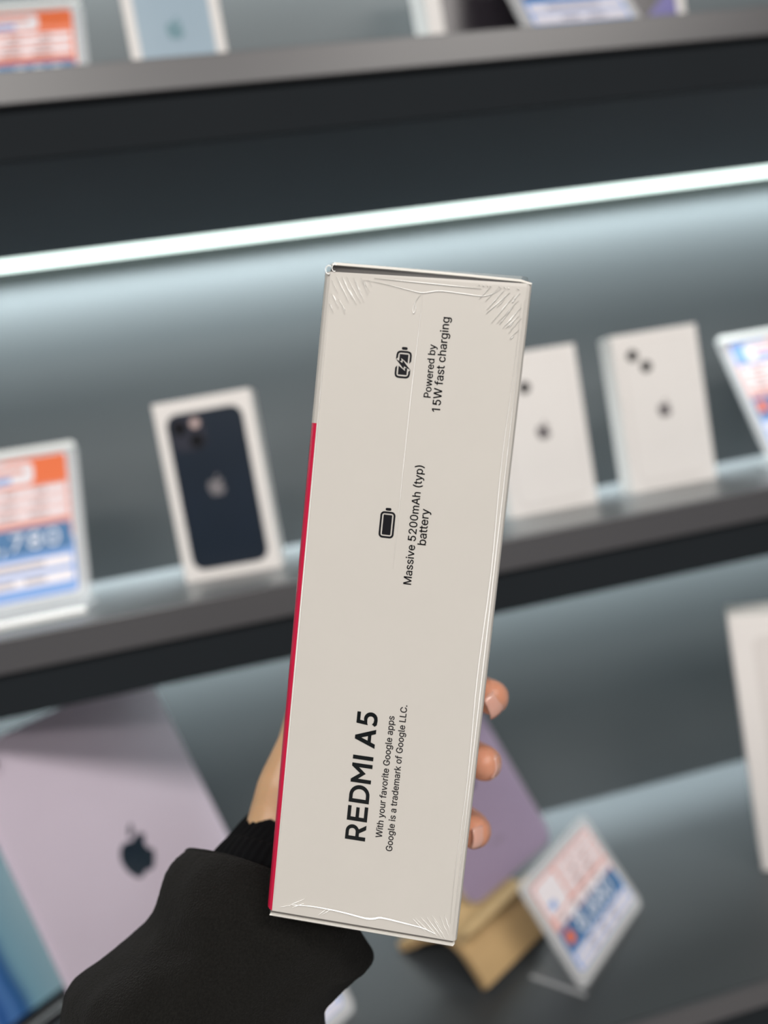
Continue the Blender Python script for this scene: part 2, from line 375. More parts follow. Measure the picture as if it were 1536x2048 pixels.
# ------------------------------------------------------------------ lettering outlines (x advance, contours in 1/1000 em)
GLYPHS = {"(":[273,[[89,207,90,235,92,264,96,293,101,324,107,354,114,384,122,413,132,441,142,468,153,494,164,517,177,539,236,539,191,428,161,313,157,285,154,258,152,232,151,207,160,115,188,16,236,-96,177,-96,156,-59,139,-21,124,16,111,55,102,93,95,131,90,169]]],")":[273,[[37,-96,86,18,113,116,122,207,121,232,119,258,116,285,112,313,82,428,37,539,97,539,109,517,121,494,131,468,142,441,151,413,159,384,167,354,173,323,178,293,181,264,183,235,184,207,183,168,178,130,171,92,161,53,149,15,134,-22,117,-59,97,-96]]],",":[188,[[38,-119,68,71,137,71,84,-119]]],".":[188,[[95,-4,86,-4,78,-1,70,3,63,9,57,16,53,24,50,32,50,41,50,50,53,59,57,66,63,73,70,79,78,83,86,86,95,87,104,86,113,83,121,79,128,73,134,66,138,59,140,50,141,41,140,32,138,24,134,16,128,9,121,3,113,-1,104,-4]]],"0":[453,[[227,-7,199,-5,174,1,151,11,130,24,111,41,95,62,80,86,69,113,60,144,53,178,49,214,48,254,49,294,53,330,60,364,69,395,81,422,95,447,112,467,130,484,151,498,174,508,200,514,227,516,254,514,279,508,302,498,323,484,342,467,358,447,372,422,384,395,393,364,400,330,404,294,405,254,404,214,400,178,393,144,384,113,373,86,359,62,342,41,323,24,302,11,279,1,254,-5],[227,50,245,51,261,56,276,63,290,74,303,87,313,103,323,122,330,144,336,168,340,194,343,223,344,254,343,285,340,314,336,341,330,365,323,387,313,405,303,422,290,435,276,446,261,453,245,458,227,460,209,458,192,453,177,446,163,435,151,422,140,405,131,387,123,365,117,341,113,314,110,285,109,254,110,223,113,194,117,168,123,144,131,122,140,103,151,87,163,74,177,63,192,56,209,51]]],"1":[453,[[276,509,276,0,212,0,212,448,86,358,86,427,198,509]]],"2":[453,[[64,0,64,47,234,229,282,282,311,327,315,337,318,348,320,360,320,371,319,385,317,397,313,408,308,419,301,428,293,436,283,443,273,449,262,454,250,457,237,459,224,460,209,459,196,457,184,453,172,447,162,441,153,433,145,424,139,413,134,402,130,390,128,376,127,362,66,362,67,384,71,405,77,424,86,442,98,459,111,473,126,486,143,496,162,505,182,511,203,514,225,516,247,514,268,511,288,505,306,497,323,486,337,474,350,461,361,445,370,428,376,411,380,392,381,372,380,358,378,345,375,331,371,318,365,304,357,290,347,275,336,259,267,180,153,60,389,57,389,0]]],"3":[453,[[218,-7,195,-6,173,-3,152,2,133,10,114,19,98,30,83,43,70,57,60,74,52,91,46,111,44,132,109,132,111,119,115,107,120,97,126,87,134,78,144,71,154,64,165,59,178,55,191,52,204,50,219,50,234,51,248,53,262,56,275,61,287,67,297,74,307,83,315,93,321,104,325,116,328,130,329,145,328,158,326,172,322,184,316,196,308,207,299,217,288,226,275,234,260,240,242,244,223,247,201,248,157,248,157,299,288,448,70,452,70,509,372,509,372,461,211,289,239,290,264,288,287,284,308,276,327,265,344,253,359,239,371,222,381,205,387,186,392,166,393,145,392,123,387,103,380,84,370,66,358,50,344,36,327,23,309,12,288,4,266,-2,243,-6]]],"4":[453,[[40,105,40,158,247,509,311,509,109,166,413,163,413,105],[282,0,282,121,282,146,282,318,343,318,343,0]]],"5":[453,[[221,-7,199,-6,178,-2,159,3,140,11,123,21,108,32,94,45,83,60,73,76,66,93,62,111,60,130,122,130,124,119,127,108,132,98,138,89,145,80,154,73,163,66,173,60,184,56,196,52,208,50,221,50,236,51,250,53,264,58,276,64,288,72,298,82,307,92,314,104,320,117,324,131,327,146,328,162,327,178,324,193,320,208,314,221,306,233,297,244,286,254,275,262,262,269,248,273,233,276,218,277,167,268,156,264,145,258,136,252,128,246,67,253,96,509,366,509,366,452,151,452,178,325,190,329,203,331,216,333,229,334,247,333,263,330,279,326,294,321,308,314,321,306,334,296,345,285,355,273,364,260,372,246,379,231,384,215,388,199,390,181,391,163,390,139,385,117,379,95,369,76,357,57,343,41,327,27,309,15,289,6,268,-1,245,-5]]],"6":[453,[[226,-7,203,-5,182,-1,161,5,142,15,125,26,109,40,96,56,84,74,75,94,69,115,65,138,64,162,65,180,68,199,73,219,80,239,89,261,102,285,118,311,137,340,252,509,322,509,151,261,165,288,196,307,235,314,257,313,278,309,298,303,316,295,332,284,346,271,359,257,370,240,378,221,384,201,388,180,389,157,388,134,384,112,377,92,368,73,356,55,343,39,327,26,310,14,291,5,271,-2,249,-6],[226,48,241,49,254,52,267,56,279,63,289,70,299,79,307,90,314,101,320,114,324,128,327,142,327,157,327,173,324,187,320,201,314,213,307,225,299,235,289,244,279,251,267,258,254,262,241,264,226,265,212,264,198,262,186,258,174,252,163,244,153,235,145,225,138,214,132,201,128,188,126,174,125,158,126,143,128,128,132,114,138,102,145,90,153,79,163,70,174,63,186,56,198,52,212,49]]],"7":[453,[[97,0,323,448,62,452,62,509,391,509,391,449,165,0]]],"8":[453,[[226,-7,201,-6,178,-2,156,3,136,11,117,21,101,33,86,47,74,62,64,78,57,96,53,115,52,135,53,151,55,166,59,181,65,195,72,208,81,220,90,231,101,241,113,249,125,256,139,261,153,265,135,273,119,282,105,293,93,308,83,324,76,342,72,360,70,380,72,399,75,417,82,434,90,450,101,464,114,477,129,488,146,498,164,506,184,511,204,514,226,516,248,514,269,511,288,506,306,498,323,488,337,477,350,464,361,450,370,434,377,417,380,399,382,380,380,361,376,342,369,324,359,308,347,293,333,282,318,273,300,267,314,261,327,256,339,249,351,241,362,231,372,220,380,208,387,195,393,181,397,166,400,151,401,135,399,115,395,96,388,78,378,62,366,47,352,33,335,21,317,11,296,3,275,-2,251,-6],[226,49,243,50,258,52,272,55,285,60,296,66,307,74,315,82,323,91,329,102,333,113,336,126,337,139,336,152,333,165,329,177,322,189,314,199,305,208,295,216,283,223,270,228,256,232,242,234,226,235,211,234,196,232,182,228,169,223,157,216,147,208,138,199,130,189,123,177,119,165,116,152,115,139,116,126,119,113,123,102,129,91,136,82,145,74,156,66,167,60,180,55,195,52,210,50],[226,290,239,290,252,292,263,296,274,300,284,306,293,313,300,321,307,330,312,341,316,351,318,363,319,376,318,388,316,399,313,410,308,420,301,429,294,437,285,444,275,449,264,454,252,457,240,459,226,460,213,459,200,457,188,454,177,449,167,444,159,437,151,429,145,420,139,410,136,399,134,388,133,376,134,363,136,351,139,341,145,330,151,321,159,313,168,306,178,300,189,296,201,292,213,290]]],"9":[453,[[226,516,249,514,271,510,291,503,310,494,328,482,343,468,356,452,368,434,377,414,384,393,388,371,389,347,388,328,385,309,380,290,373,270,363,248,350,224,334,197,315,168,200,0,130,0,301,248,287,221,257,202,218,195,195,196,175,199,155,206,137,214,121,225,106,237,94,252,83,269,74,287,68,307,65,329,64,352,65,375,69,397,75,417,85,436,96,454,110,469,125,483,143,494,162,504,182,510,203,514],[226,460,212,459,199,457,186,452,174,446,163,438,154,429,145,419,138,407,133,395,129,381,126,367,125,352,126,336,129,322,133,308,138,295,145,284,154,274,163,265,174,257,186,251,199,247,212,244,226,243,240,244,254,247,267,251,279,257,289,265,299,273,307,284,314,295,320,308,324,321,327,335,327,350,327,366,324,381,320,394,314,407,307,419,299,429,290,438,279,446,267,452,254,457,241,459]]],"A":[480,[[16,0,201,509,276,509,463,0,395,0,287,302,264,372,245,478,213,371,191,302,85,0],[110,142,110,199,370,199,370,142]]],"C":[510,[[267,-7,235,-5,205,1,177,11,150,25,126,42,104,63,86,88,70,115,57,146,48,179,42,215,40,254,42,293,48,329,57,362,70,393,86,421,104,445,126,466,150,484,177,498,205,508,235,514,267,516,286,515,305,513,323,509,340,504,357,498,373,490,388,481,402,471,415,460,427,447,438,433,448,418,456,402,463,385,469,367,473,348,408,348,405,361,401,373,395,384,389,395,357,428,315,449,267,456,245,454,223,450,203,443,184,432,166,419,150,403,137,385,125,364,116,340,109,314,105,285,103,254,105,223,109,194,116,168,125,145,137,123,151,105,166,89,184,76,203,66,223,59,245,54,267,53,315,60,357,81,389,114,408,160,473,160,469,142,463,124,457,107,448,91,438,76,428,62,416,49,402,38,388,28,373,19,357,11,341,5,323,0,305,-4,286,-6]]],"G":[520,[[269,-7,236,-5,205,1,176,11,149,25,125,43,104,64,85,88,69,116,57,146,47,179,42,215,40,254,42,293,47,329,57,362,69,393,85,421,103,445,125,466,149,484,175,498,203,508,233,514,265,516,285,515,304,513,322,509,340,504,358,497,374,489,389,480,403,469,416,458,429,445,439,431,449,416,458,401,465,384,470,367,474,349,408,349,387,393,356,427,315,448,265,456,243,454,222,450,202,443,183,432,166,419,150,404,137,385,125,364,116,340,109,314,105,285,103,254,105,223,109,194,116,168,125,145,137,124,151,105,166,90,184,76,203,66,224,59,246,54,269,53,290,54,309,57,328,63,345,71,360,81,374,93,386,107,396,123,404,141,410,160,414,180,415,202,434,199,283,199,283,256,478,256,478,200,476,170,471,141,463,115,451,91,436,69,419,50,399,33,377,19,352,8,326,0,298,-5]]],"L":[393,[[60,0,60,509,125,509,125,57,361,57,361,0]]],"M":[628,[[60,0,60,509,152,509,277,187,287,159,299,123,311,84,322,49,307,49,318,83,330,121,342,158,352,187,476,509,568,509,568,0,504,0,504,291,504,327,505,369,506,413,507,457,498,409,482,363,467,322,456,291,342,0,286,0,170,291,159,321,145,361,129,408,119,457,120,416,121,372,122,328,122,291,122,0]]],"P":[445,[[60,0,60,509,235,509,263,507,289,503,312,497,332,487,350,476,366,462,379,447,390,430,398,411,404,391,407,370,409,348,407,325,404,304,398,284,390,265,379,248,366,233,350,219,332,207,312,198,289,191,263,187,235,186,109,186,109,242,233,242,252,243,269,246,284,250,297,256,308,264,318,272,327,282,333,294,338,306,342,319,344,333,344,348,344,362,342,376,338,389,333,402,326,413,318,423,308,431,297,439,284,444,268,449,251,451,232,452,125,452,125,0]]],"W":[686,[[155,0,16,509,82,509,163,196,175,145,187,94,197,40,189,40,200,94,211,145,224,196,306,509,380,509,462,196,474,145,486,94,497,40,488,40,499,94,510,145,523,196,603,509,670,509,530,0,455,0,368,323,351,391,336,475,350,475,335,395,318,323,230,0]]],"a":[389,[[160,-9,142,-8,126,-5,110,-1,94,5,80,12,68,22,57,32,48,45,40,58,35,73,31,90,30,108,31,123,34,138,38,150,43,161,50,171,58,179,67,187,78,193,125,211,178,220,234,227,265,235,270,238,273,243,275,248,276,255,275,268,273,279,271,288,267,297,262,304,256,311,248,317,240,322,230,326,220,329,208,330,196,331,183,330,171,329,159,326,149,322,118,301,100,274,41,291,48,308,57,322,67,335,79,346,91,355,104,364,118,370,133,375,148,379,163,382,179,384,194,384,239,379,286,360,296,353,306,343,315,333,322,320,329,306,333,290,336,272,337,251,337,0,277,0,277,52,252,25,215,1,203,-3,190,-6,176,-8],[170,45,187,46,202,49,216,53,228,59,239,66,248,74,257,83,263,93,269,104,272,115,275,126,276,138,276,190,259,182,231,176,200,171,175,168,134,159,125,155,117,150,110,145,103,139,98,132,95,124,93,115,92,105,92,95,94,87,98,79,102,72,107,66,114,61,121,56,130,52]]],"b":[424,[[229,-8,213,-7,198,-5,184,-1,172,4,138,31,118,59,112,0,53,0,53,509,114,509,114,319,137,346,171,373,183,378,197,381,212,384,229,384,252,383,274,378,294,371,313,361,330,347,345,332,359,313,370,293,379,270,385,245,389,218,390,189,389,160,385,133,379,108,370,84,359,64,346,45,330,29,313,16,294,5,274,-2,252,-7],[220,47,237,48,253,51,267,57,279,66,291,76,301,88,309,101,316,117,321,133,325,151,327,170,328,189,327,209,325,227,321,245,316,261,309,276,301,290,291,301,280,311,267,319,253,325,237,329,220,330,203,329,188,325,174,320,161,312,150,302,140,291,132,278,125,263,120,247,116,229,113,210,113,189,113,169,116,150,120,132,125,115,132,100,140,86,150,75,162,65,174,57,188,51,204,48]]],"c":[396,[[207,-8,182,-7,159,-2,137,6,117,16,98,30,82,46,68,64,56,85,46,108,40,133,36,159,34,187,36,216,40,243,46,268,56,291,68,312,82,330,98,346,117,360,137,371,159,378,182,383,207,384,260,377,305,356,340,322,362,277,303,262,290,289,270,311,242,325,207,330,189,329,173,325,158,319,145,310,134,300,124,287,115,274,108,258,103,242,99,224,97,206,96,187,97,169,99,151,103,134,108,117,115,102,124,89,134,76,145,66,158,57,173,51,189,48,207,46,243,52,271,66,292,89,304,117,363,102,359,90,354,78,348,67,341,56,306,21,261,-1]]],"d":[424,[[195,-8,172,-7,151,-2,130,5,111,16,94,29,79,45,66,64,55,84,46,108,39,133,35,160,34,189,35,218,39,245,46,270,55,293,66,313,79,332,95,347,112,361,131,371,151,378,173,383,196,384,213,384,228,381,241,378,253,373,287,346,306,319,311,509,372,509,372,0,313,0,313,59,287,31,252,4,241,-1,227,-5,212,-7],[205,47,221,48,236,51,250,57,263,65,274,75,284,86,293,100,299,115,305,132,309,150,311,169,312,189,311,210,309,229,305,247,300,263,293,278,284,291,275,302,263,312,251,320,237,325,221,329,205,330,187,329,172,325,157,319,145,311,133,301,124,290,115,276,108,261,103,245,99,227,97,209,96,189,97,170,99,151,103,133,109,117,115,101,124,88,134,76,145,66,158,57,172,51,188,48]]],"e":[404,[[212,-8,185,-7,161,-2,138,6,117,16,98,30,82,46,68,64,56,85,46,108,40,132,35,159,34,187,35,215,39,242,46,267,55,290,67,311,81,329,97,346,115,359,135,370,157,378,180,383,205,384,221,384,236,382,251,379,266,374,280,368,294,361,307,351,319,341,331,329,341,315,350,299,357,282,363,263,368,242,370,219,371,194,371,169,75,169,75,221,338,221,310,202,309,220,307,237,303,254,298,269,291,282,283,294,273,305,263,314,250,321,237,326,222,329,205,330,189,329,173,326,159,321,146,313,135,304,125,294,116,282,109,270,103,256,99,241,97,226,96,211,96,178,97,157,100,139,104,122,110,106,118,92,128,80,139,70,151,61,165,55,179,50,195,47,212,46,254,53,285,73,306,105,365,91,360,77,353,63,345,51,335,39,324,29,311,19,298,11,283,4,266,-1,249,-5,231,-7]]],"f":[254,[[228,379,228,327,6,327,6,379],[81,0,81,432,82,447,84,461,89,474,96,486,104,496,113,505,124,513,135,519,148,524,161,527,174,529,187,530,222,527,243,521,227,468,215,472,195,474,182,473,171,470,162,466,154,460,149,452,145,443,142,431,142,419,142,0]]],"g":[425,[[207,-151,187,-150,168,-148,150,-144,134,-140,119,-134,105,-127,93,-119,82,-110,73,-101,64,-91,57,-80,51,-69,101,-41,122,-66,154,-88,165,-92,178,-95,192,-97,207,-97,229,-96,249,-92,267,-85,282,-75,295,-62,304,-47,310,-28,311,-6,311,68,287,41,252,16,241,11,227,8,212,5,195,5,173,6,152,10,132,17,113,27,95,39,80,53,67,71,55,90,46,112,39,136,35,163,34,191,35,220,39,246,46,271,55,293,66,314,80,332,95,347,112,361,131,371,152,378,173,383,196,384,213,384,228,382,242,378,253,373,288,346,308,319,313,379,372,379,372,-9,371,-32,367,-54,360,-73,350,-90,338,-104,324,-117,308,-127,291,-136,271,-142,251,-147,229,-150],[205,59,222,60,237,63,251,68,264,75,275,84,285,95,293,107,300,121,305,137,309,154,312,172,312,193,312,212,309,231,305,248,300,264,293,278,285,291,275,303,264,312,251,320,237,325,222,329,205,330,188,329,172,325,158,320,145,312,134,302,124,290,115,277,109,262,103,246,99,229,97,212,96,193,97,173,99,155,103,138,109,123,116,108,124,96,134,85,145,76,158,68,172,63,188,60]]],"h":[410,[[114,227,114,0,53,0,53,509,114,509,114,287,112,312,124,332,137,349,152,362,169,372,187,379,207,383,227,384,246,383,264,380,280,376,295,369,309,360,321,349,332,336,341,321,348,304,353,285,356,264,357,240,357,0,296,0,296,235,295,256,290,275,283,291,273,304,260,315,246,323,229,328,210,329,197,328,184,326,172,322,161,317,150,311,141,303,133,293,126,283,121,271,117,257,114,243]]],"i":[167,[[53,0,53,379,114,379,114,0],[84,443,75,444,67,446,60,449,54,455,48,461,44,468,42,475,41,483,42,491,44,499,48,506,54,512,60,517,67,521,75,523,84,524,92,523,100,521,107,517,114,512,119,506,123,499,126,491,126,483,126,475,123,468,119,461,114,455,107,449,100,446,92,444]]],"k":[381,[[110,137,110,212,121,212,284,379,360,379,184,199,177,199],[53,0,53,509,114,509,114,0],[294,0,148,186,191,229,372,0]]],"l":[189,[[139,-2,119,-1,101,3,86,10,74,20,65,33,58,47,54,65,53,84,53,509,114,509,114,99,114,87,115,77,117,68,120,62,124,58,130,54,137,53,146,52,160,53,170,54,181,3,162,-1]]],"m":[610,[[53,0,53,379,112,379,112,310,118,323,125,335,132,346,141,355,151,363,161,370,172,376,183,380,195,384,207,386,219,386,239,385,257,380,273,372,287,361,299,347,309,331,322,321,329,332,337,343,347,353,357,361,368,369,381,375,394,380,407,383,422,385,437,386,453,385,468,383,483,378,497,372,510,364,522,354,532,342,541,328,548,313,553,296,556,276,557,255,557,0,496,0,496,254,494,273,490,289,483,302,473,313,460,321,447,326,433,329,419,330,406,330,395,328,384,324,374,320,365,314,358,307,351,299,345,290,341,280,338,270,336,259,335,247,335,0,274,0,274,260,273,275,269,288,262,301,253,311,242,320,229,326,215,329,199,330,188,330,178,328,168,325,158,320,148,314,140,307,132,299,126,289,121,278,117,266,114,253,114,238,114,0]]],"n":[410,[[114,227,114,0,53,0,53,379,112,379,112,287,112,312,124,332,137,349,152,362,169,372,187,379,207,383,227,384,246,383,264,380,280,376,295,369,309,360,321,349,332,336,341,321,348,304,353,285,356,264,357,240,357,0,296,0,296,235,295,256,290,275,283,291,273,304,260,315,246,323,229,328,210,329,197,328,184,326,172,322,161,317,150,311,141,303,133,293,126,283,121,271,117,257,114,243]]],"o":[415,[[207,-8,182,-7,159,-2,137,6,117,16,98,30,82,46,68,64,56,85,46,108,40,133,36,159,34,187,36,216,40,243,46,268,56,291,68,312,82,330,98,346,117,360,137,371,159,378,182,383,207,384,233,383,256,378,278,371,299,360,317,346,333,330,347,312,359,291,369,268,376,243,380,216,381,187,380,159,376,133,369,108,359,85,347,64,333,46,317,30,299,16,278,6,256,-2,233,-7],[207,46,226,48,242,51,257,57,270,66,282,76,292,89,300,102,307,117,312,134,316,151,318,169,319,187,318,206,316,224,312,242,307,258,300,274,292,287,282,300,270,310,257,319,242,325,226,329,207,330,189,329,173,325,158,319,145,310,134,300,124,287,115,274,108,258,103,242,99,224,97,206,96,187,97,169,99,151,103,134,108,117,115,102,124,89,134,76,145,66,158,57,173,51,189,48]]],"p":[424,[[53,-143,53,379,112,379,112,319,137,346,171,373,183,378,197,381,212,384,229,384,252,383,274,378,294,371,313,361,330,347,345,332,359,313,370,293,379,270,385,245,389,218,390,189,389,160,385,133,379,108,370,84,359,64,346,45,330,29,313,16,294,5,274,-2,252,-7,229,-8,213,-7,198,-5,184,-1,173,4,138,31,118,59,114,-143],[220,47,237,48,253,51,267,57,279,66,291,76,301,88,309,101,316,117,321,133,325,151,327,170,328,189,327,209,325,227,321,245,316,261,309,276,301,290,291,301,280,311,267,319,253,325,237,329,220,330,203,329,188,325,174,320,161,312,150,302,140,291,132,278,125,263,120,247,116,229,113,210,113,189,113,169,116,150,120,132,125,115,132,100,140,86,150,75,162,65,174,57,188,51,204,48]]],"r":[259,[[53,0,53,379,112,379,112,321,122,335,130,347,140,358,152,367,166,375,181,380,196,384,213,385,229,384,243,384,243,322,230,324,207,326,194,325,182,323,170,319,159,315,149,309,140,301,132,293,126,284,121,273,117,262,114,250,114,237,114,0]]],"s":[365,[[182,-8,163,-7,145,-5,128,-2,112,3,98,10,84,18,72,27,62,38,53,50,45,63,40,78,36,94,94,107,99,92,105,79,114,69,124,60,136,54,150,49,165,46,181,45,200,46,217,50,232,55,244,62,255,71,262,81,267,91,268,103,267,112,265,121,260,129,254,136,246,142,237,147,225,151,212,155,149,170,125,177,104,186,87,196,72,208,61,222,53,237,48,255,47,274,48,290,51,305,57,319,65,332,75,343,87,354,100,363,115,370,131,377,149,381,167,384,187,384,206,384,223,381,239,378,254,372,267,366,279,358,290,349,299,339,307,328,314,316,319,303,324,290,268,277,264,288,258,298,251,307,243,316,232,323,219,328,205,331,187,333,171,332,156,329,143,324,131,317,121,308,114,299,110,289,109,277,110,267,112,258,117,250,124,243,133,237,144,232,157,227,172,223,229,209,254,202,275,194,292,183,306,171,317,158,325,142,330,125,331,107,330,90,326,75,321,61,312,47,302,35,290,24,276,15,260,6,242,0,223,-5,203,-7]]],"t":[227,[[204,379,204,327,6,327,6,379],[65,471,126,471,126,98,127,86,128,76,132,68,136,61,142,56,150,53,159,51,170,50,185,51,202,54,213,2,192,-3,168,-4,145,-3,125,2,107,10,92,21,80,35,72,52,67,71,65,93]]],"u":[410,[[182,-5,164,-4,146,-1,130,4,115,11,101,20,89,31,78,44,69,59,62,76,57,95,54,116,53,139,53,379,114,379,114,144,115,123,119,105,127,89,137,75,150,64,164,56,181,52,200,50,213,51,226,53,238,57,249,62,259,69,268,77,276,86,283,97,289,109,293,122,295,137,296,153,296,379,357,379,357,0,298,0,298,92,297,67,286,47,272,30,257,17,240,7,222,0,203,-4]]],"v":[389,[[163,0,17,379,84,379,165,155,187,87,206,21,184,21,203,87,224,155,305,379,371,379,226,0]]],"w":[567,[[138,0,23,379,87,379,133,214,154,137,165,41,186,135,206,214,252,379,316,379,362,214,382,136,391,41,413,135,434,214,480,379,545,379,429,0,368,0,319,172,305,225,291,280,277,338,291,338,277,280,263,225,248,172,199,0]]],"y":[389,[[47,-139,61,-86,71,-87,104,-89,111,-87,118,-84,124,-80,130,-74,136,-67,141,-58,146,-48,151,-36,163,-1,17,379,84,379,165,155,187,87,206,21,184,21,202,87,224,155,305,379,371,379,204,-58,177,-107,168,-116,159,-124,150,-130,139,-136,128,-140,117,-143,104,-145,91,-145,65,-143]]]," ":[188,[]]}


def area2(q):
    return sum(q[i - 1][0] * q[i][1] - q[i][0] * q[i - 1][1] for i in range(len(q)))


def text_polys(s, width, x0=0.0, y0=0.0, track=0.0):
    """outlines of s on a baseline from (x0, y0), scaled to the given width.
    Returns layers: strokes of one letter that cross each other go to different layers"""
    pen, layers = 0.0, [[], [], []]
    for ch in s:
        adv, cont = GLYPHS[ch]
        polys = [[(c[i] + pen, c[i + 1]) for i in range(0, len(c), 2)] for c in cont]
        if polys:
            big = max(polys, key=lambda q: abs(area2(q)))
            sg = area2(big) > 0
            k = 0
            for q in polys:
                if (area2(q) > 0) == sg:
                    layers[min(k, 2)].append(q)
                    k += 1
            for q in polys:                       # holes belong to the biggest stroke
                if (area2(q) > 0) != sg:
                    outs = [p for p in polys if (area2(p) > 0) == sg]
                    layers[min(outs.index(big), 2)].append(q)
        pen += adv + track
    xs = [p[0] for l in layers for q in l for p in q]
    a, b = min(xs), max(xs)
    k = width / (b - a)
    return [[[(x0 + (x - a) * k, y0 + z * k) for x, z in q] for q in l] for l in layers if l]


def layered(name, layers, y, mat, parent, thick, grow=0.0):
    obs = [shape2d(name, l, y, mat, parent, thick) for l in layers]
    if len(obs) > 1 or grow:
        bm = bmesh.new()
        for o in obs:                             # heavier strokes: the outline repeated a hair to each side
            base = o.data.copy()
            last = Vector((0, 0, 0))
            for dx, dz in (((0, 0),) if not grow else ((grow, 0), (-grow, 0), (0, grow), (0, -grow))):
                base.transform(Matrix.Translation(Vector((dx, 0, dz)) - last))
                last = Vector((dx, 0, dz))
                bm.from_mesh(base)
            bpy.data.meshes.remove(base)
        bm.to_mesh(obs[0].data); bm.free()
        for o in obs[1:]:
            me = o.data
            bpy.data.objects.remove(o); bpy.data.meshes.remove(me)
    return obs[0]


APPLE_BODY = [(0.0, 0.245), (0.09, 0.275), (0.20, 0.30), (0.31, 0.255), (0.375, 0.19), (0.30, 0.11), (0.275, 0.0), (0.31, -0.11), (0.405, -0.18),
              (0.36, -0.30), (0.27, -0.43), (0.17, -0.50), (0.08, -0.475), (0.0, -0.455), (-0.08, -0.475), (-0.17, -0.50), (-0.28, -0.42), (-0.38, -0.25),
              (-0.425, -0.06), (-0.41, 0.10), (-0.33, 0.235), (-0.20, 0.295), (-0.09, 0.275)]
APPLE_LEAF = [(0.0, 0.33), (0.01, 0.42), (0.07, 0.51), (0.17, 0.565), (0.175, 0.47), (0.115, 0.375)]


def apple_polys(cx, cz, h):
    out = []
    for pl in (APPLE_BODY, APPLE_LEAF):
        out.append([(cx + x * h, cz + (z - 0.03) * h) for x, z in catmull(pl, 3)])
    return out


# ------------------------------------------------------------------ the setting: wall, shelves, light strips
X0, X1 = -2.0, 3.0
box('wall_back', X0, X1, 0.0, 0.03, 0.10, 2.55, M['wall'])
tag(bpy.data.objects['wall_back'], 'grey panel wall behind the lit display shelves', 'wall', kind='structure')
fl = box('floor', -3.0, 4.0, -4.5, 0.2, -0.05, 0.0, M['floor'])
tag(fl, 'pale shop floor in front of the display wall', 'floor', kind='structure')


def led_lamps(z, ln, k=(1.0, 0.5)):
    """the strip throws a broad wash; a narrow lamp is added for the band below"""
    for power, wd, spread in ((LED_WASH * k[0], 0.014, 86), (LED_BEAM * k[1], 0.014, 38)):
        l = area_lamp('led_lamp', (0, 0, 0), (0, 0, -1), ln, wd, power, LED_COL, math.radians(spread))
        l.location = ((X0 + X1) / 2, -0.0125, z)
        l.rotation_euler = (0, 0, 0)


def shelf(z_top, y_front, trim_h, body_h, label, led_label, led_k=(1.0, 0.5)):
    t = empty('display_shelf', ((X0 + X1) / 2, 0, ZC + z_top - body_h))
    tag(t, label, 'shelf', 'grey wall shelves')
    h = (X1 - X0) / 2
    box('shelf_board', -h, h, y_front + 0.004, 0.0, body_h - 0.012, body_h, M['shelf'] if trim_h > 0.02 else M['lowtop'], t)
    box('front_trim', -h, h, y_front, y_front + 0.0038, body_h - trim_h, body_h - 0.0004, M['trim'], t, bev=0.0009)
    box('recessed_lip', -h, h, y_front + 0.0055, y_front + 0.0095, 0.0, body_h - trim_h + 0.002, M['lip'], t)
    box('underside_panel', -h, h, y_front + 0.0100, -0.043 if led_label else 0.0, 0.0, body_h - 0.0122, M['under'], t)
    if led_label:
        s = empty('led_strip', ((X0 + X1) / 2, 0, ZC + z_top - body_h))
        tag(s, led_label, 'light strip', 'light strips under the shelves')
        box('led_housing', -h, h, -0.0425, -0.0005, 0.010, body_h - 0.0125, M['alu'], s)
        box('led_diffuser', -h, h, -0.029, -0.008, -0.001, 0.0095, M['led'], s, bev=0.001)
        led_lamps(ZC + z_top - body_h - 0.004, 2 * h, led_k)
    return t


LED_WASH, LED_BEAM = 3.75 * (X1 - X0), 1.8 * (X1 - X0)      # watts for the whole run
ZU, ZM, ZL = 0.3055, -0.0863, -0.4605
shelf(ZU, -0.273, 0.0235, 0.059, 'upper grey shelf whose dark underside shows above the bright light strip', 'bright white light strip glowing under the upper shelf')
shelf(ZM, -0.273, 0.0255, 0.059, 'middle grey shelf carrying the white and midnight phone boxes', 'white light strip tucked beneath the middle shelf', (0.62, 0.9))
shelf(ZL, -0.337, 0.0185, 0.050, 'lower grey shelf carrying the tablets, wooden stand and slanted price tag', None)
cb = box('base_cabinet', X0, X1, -0.30, -0.001, 0.001, ZC + ZL - 0.052, M['under'])
tag(cb, 'dark cabinet front below the lowest shelf', 'cabinet', kind='structure')
# a further strip lights the top bay, above the frame
s = empty('led_strip', ((X0 + X1) / 2, 0, ZC + ZU + 0.335))
tag(s, 'white light strip at the head of the top bay', 'light strip', 'light strips under the shelves')
hh = (X1 - X0) / 2
box('led_housing', -hh, hh, -0.0425, -0.0005, 0.010, 0.045, M['alu'], s)
box('led_diffuser', -hh, hh, -0.029, -0.008, -0.001, 0.0095, M['led'], s, bev=0.001)
led_lamps(ZC + ZU + 0.331, 2 * hh)


